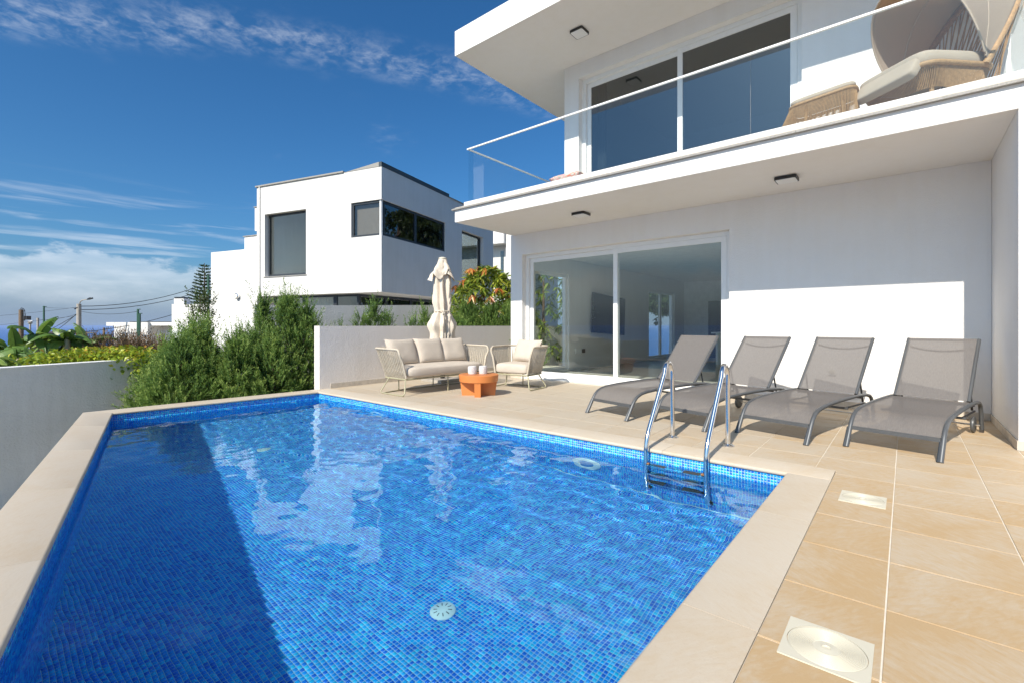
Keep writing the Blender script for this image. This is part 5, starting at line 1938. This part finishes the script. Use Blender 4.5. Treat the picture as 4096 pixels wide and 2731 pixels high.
GP = 'poles along the far street'
def pole(px_, depth, z1, r0, r1, mat, label, name='utility_pole', z0=-6):
    c = fp(px_, depth)
    t = thing(name, label, 'pole', (*c, z0), 0, GP)
    MB().tube([(*c, z0), (*c, z1)], [r0, r1], 10).build('shaft', mat, t, smooth=60)
    return t, c
t, cm = pole(316, 30, 2.49, .17, .12, 'pole_conc', 'thick concrete pole carrying the street lamp', 'lamp_post')
MB().tube([(*cm, 2.3), (*fp(321, 29.9), 2.62), (*fp(330, 29.8), 2.72), (*fp(350, 29.6), 2.76)], .03, 8).build('lamp_arm', 'pole_conc', t, smooth=60)
a = fp(350, 29.6); b = fp(371, 29.5)
MB().tube([(*a, 2.76), (*fp(360, 29.5), 2.80), (*b, 2.82)], [.04, .075, .05], 8).build('lamp_head', 'anthracite', t, smooth=60)
MB().tube([(*fp(300, 30), 2.18), (*fp(312, 29.9), 2.25)], .05, 6).build('cable_clamp', 'black', t, smooth=60)
t, cw = pole(85, 28, 2.05, .14, .11, 'pole_wood', 'thick brown wooden pole with a black box')
MB().obox((*fp(91, 27.9), 1.46), (.19, .16, 0), (-.16, .19, 0), (0, 0, .22)).build('junction_box', 'black', t)
for q in range(3):
    pts = [(*fp(80 + 4 * q, 28), 2.05), (*fp(86 + 4 * q, 27.9), 2.17 - .03 * q), (*fp(96 + 2 * q, 27.9), 2.10 - .05 * q), (*fp(102 - q, 27.9), 1.75), (*fp(100 - 2 * q, 27.9), 1.4)]
    MB().tube(pts, .012, 5).build('wire_loop', 'cable', t, smooth=60)
t, cg = pole(176, 32, 2.44, .10, .05, 'pole_green', 'tall thin green topped pole between the wooden and concrete poles')
MB().obox((*fp(171, 32), 2.36), (.16, .13, 0), (-.04, .05, 0), (0, 0, .05)).build('crossarm', 'pole_green', t)
t, ct = pole(152, 34, 1.67, .08, .07, 'pole_conc', 'slim pale pole beside the green topped pole')
t, cs = pole(60, 36, 1.16, .12, .10, 'pole_conc', 'short pale concrete pole at the far left of the street')
t, cl = pole(121, 33, 1.35, .06, .05, 'pole_conc', 'slim street lamp with a two armed white head', 'lamp_post')
MB().lathe([(0, 1.22), (.08, 1.24), (.13, 1.34), (.06, 1.42), (0, 1.46)], 12, (*cl, 0)).build('lamp_head', 'pole_conc', t, smooth=50)
for s in (-11, 11):
    MB().tube([(*cl, 1.42), (*fp(121 + s, 32.9), 1.46)], .035, 6).build('lamp_arm', 'upvc', t, smooth=60)
t, cg2 = pole(552, 26, 1.99, .065, .055, 'pole_green', 'taller of the twin green posts before the low house')
MB().obox((*fp(548, 26), 1.99), (.10, .085, 0), (-.06, .07, 0), (0, 0, .04)).build('cap', 'pole_green', t)
t, cg3 = pole(559, 26, 1.76, .06, .055, 'pole_green', 'shorter of the twin green posts before the low house')
MB().obox((*fp(555, 26), 1.76), (.10, .085, 0), (-.06, .07, 0), (0, 0, .04)).build('cap', 'pole_green', t)
t, cg4 = pole(834, 22, 3.45, .06, .05, 'pole_green', 'tall green post at the edge of the neighbouring white wall')
t, cx_ = pole(416, 40, .95, .09, .08, 'pole_wood', 'small dark wooden pole far behind the dry grass')

GC = 'overhead cables of the far street'
def cable(a, b, sag, label, r_=.02, n=16):
    a = Vector(a); b = Vector(b)
    pts = []
    for k in range(n + 1):
        f = k / n
        p = a.lerp(b, f); p.z -= sag * 4 * f * (1 - f)
        pts.append(tuple(p))
    o = MB().tube(pts, r_, 5).build('cable', 'cable', smooth=60)
    tag(o, label, 'cable', GC)
cable((*cm, 2.34), (*fp(1000, 38), 6.2), .9, 'thick upper cable rising from the lamp post to behind the house', .022)
cable((*cm, 2.12), (*fp(1000, 38), 5.55), .8, 'thick lower cable rising from the lamp post to behind the house', .022)
cable((*cm, 2.05), (*cg2, 1.90), .18, 'sagging cable from the lamp post to the twin green posts', .012)
cable((*cm, 2.0), (*fp(130, 36), -.2), .25, 'steep cable falling from the lamp post to the left', .018)
cable((*cm, 1.9), (*fp(105, 36), .0), .1, 'second steep cable falling from the lamp post', .018)
cable((*fp(95, 28), .55), (*fp(690, 34), 1.9), .35, 'long low cable passing behind the lamp post', .02)
cable((*cg, 2.36), (*cm, 2.25), .05, 'thin wire between the green topped pole and the lamp post', .007)
cable((*fp(-200, 30), 1.55), (*cm, 2.3), .1, 'upper thin wire running in from the left to the lamp post', .008)
cable((*fp(-200, 30), .85), (*fp(300, 31), 1.75), .05, 'lower thin wire running in from the left behind the poles', .008)
cable((*ct, 1.55), (*cm, 1.9), .15, 'thin wire from the slim pole to the lamp post', .009)

# bare tube frame (canopy hoops) among the bananas
hoopf = thing('tube_frame', 'black bent tube frame standing among the banana leaves', 'frame', (*wpt(270, 13), -1.2))
def hoop_path(px0, px1, d0, d1, zt):
    a = Vector(wpt(px0, d0)); b = Vector(wpt(px1, d1))
    return [(*a, -1.2), (*a.lerp(b, .005), zt - .22), (*a.lerp(b, .05), zt - .05), (*a.lerp(b, .12), zt), (*a.lerp(b, .88), zt), (*a.lerp(b, .95), zt - .05), (*a.lerp(b, .995), zt - .22), (*b, -1.2)]
MB().tube(hoop_path(170, 282, 13, 13, .90), .026, 8).build('hoop', 'black', hoopf, smooth=60)
MB().tube(hoop_path(200, 312, 14.4, 14.4, .91), .026, 8).build('hoop', 'rust', hoopf, smooth=60)
MB().tube(hoop_path(290, 385, 13.6, 13.6, .90), .022, 8).build('hoop', 'black', hoopf, smooth=60)
MB().tube([(*wpt(185, 13), .90), (*wpt(214, 14.4), .91)], .026, 8).build('roof_bar', 'rust', hoopf, smooth=60)
MB().tube([(*wpt(270, 13), .90), (*wpt(300, 14.4), .91)], .026, 8).build('roof_bar', 'rust', hoopf, smooth=60)

# norfolk pine
c = wpt(818, 45)
np_t = thing('norfolk_pine', 'tall narrow tiered pine beside the neighbouring house', 'tree', (*c, -4))
MB().tube([(*c, -4), (*c, 7.05)], [.22, .03], 8).build('trunk', 'bark', np_t, smooth=60)
r = np.random.default_rng(91)
Ps = []; Ds = []; Ls = []
for z in np.arange(2.2, 6.9, .30):
    f = (7.0 - z) / 5.5
    nb_ = 9
    for k in range(nb_):
        a = k * 2 * math.pi / nb_ + z * 2 + r.uniform(-.2, .2)
        L = (1.9 * f ** .85 + .08) * r.uniform(.75, 1.08)
        m = max(2, int(L / .14))
        for q in range(m):
            t_ = (q + .5) / m
            Ps.append((c[0] + math.cos(a) * L * t_, c[1] + math.sin(a) * L * t_, z + .22 * t_ * t_ * L))
            Ds.append((math.cos(a) * .8, math.sin(a) * .8, .45)); Ls.append(.26)
V, F, tt_ = leaf_tris(np.array(Ps), np.array(Ds), np.array(Ls), .028, 10, .45, seed=92, leaf=.16)
np_mesh('crown', V, F, 'pine', np_t, r.random(len(tt_)))

# ------------------------------------------------------------------ sea air
build_haze()
MB().box((-80000, -80000, -111.5), (80000, 80000, 13)).build('haze', 'haze', kind='stuff')
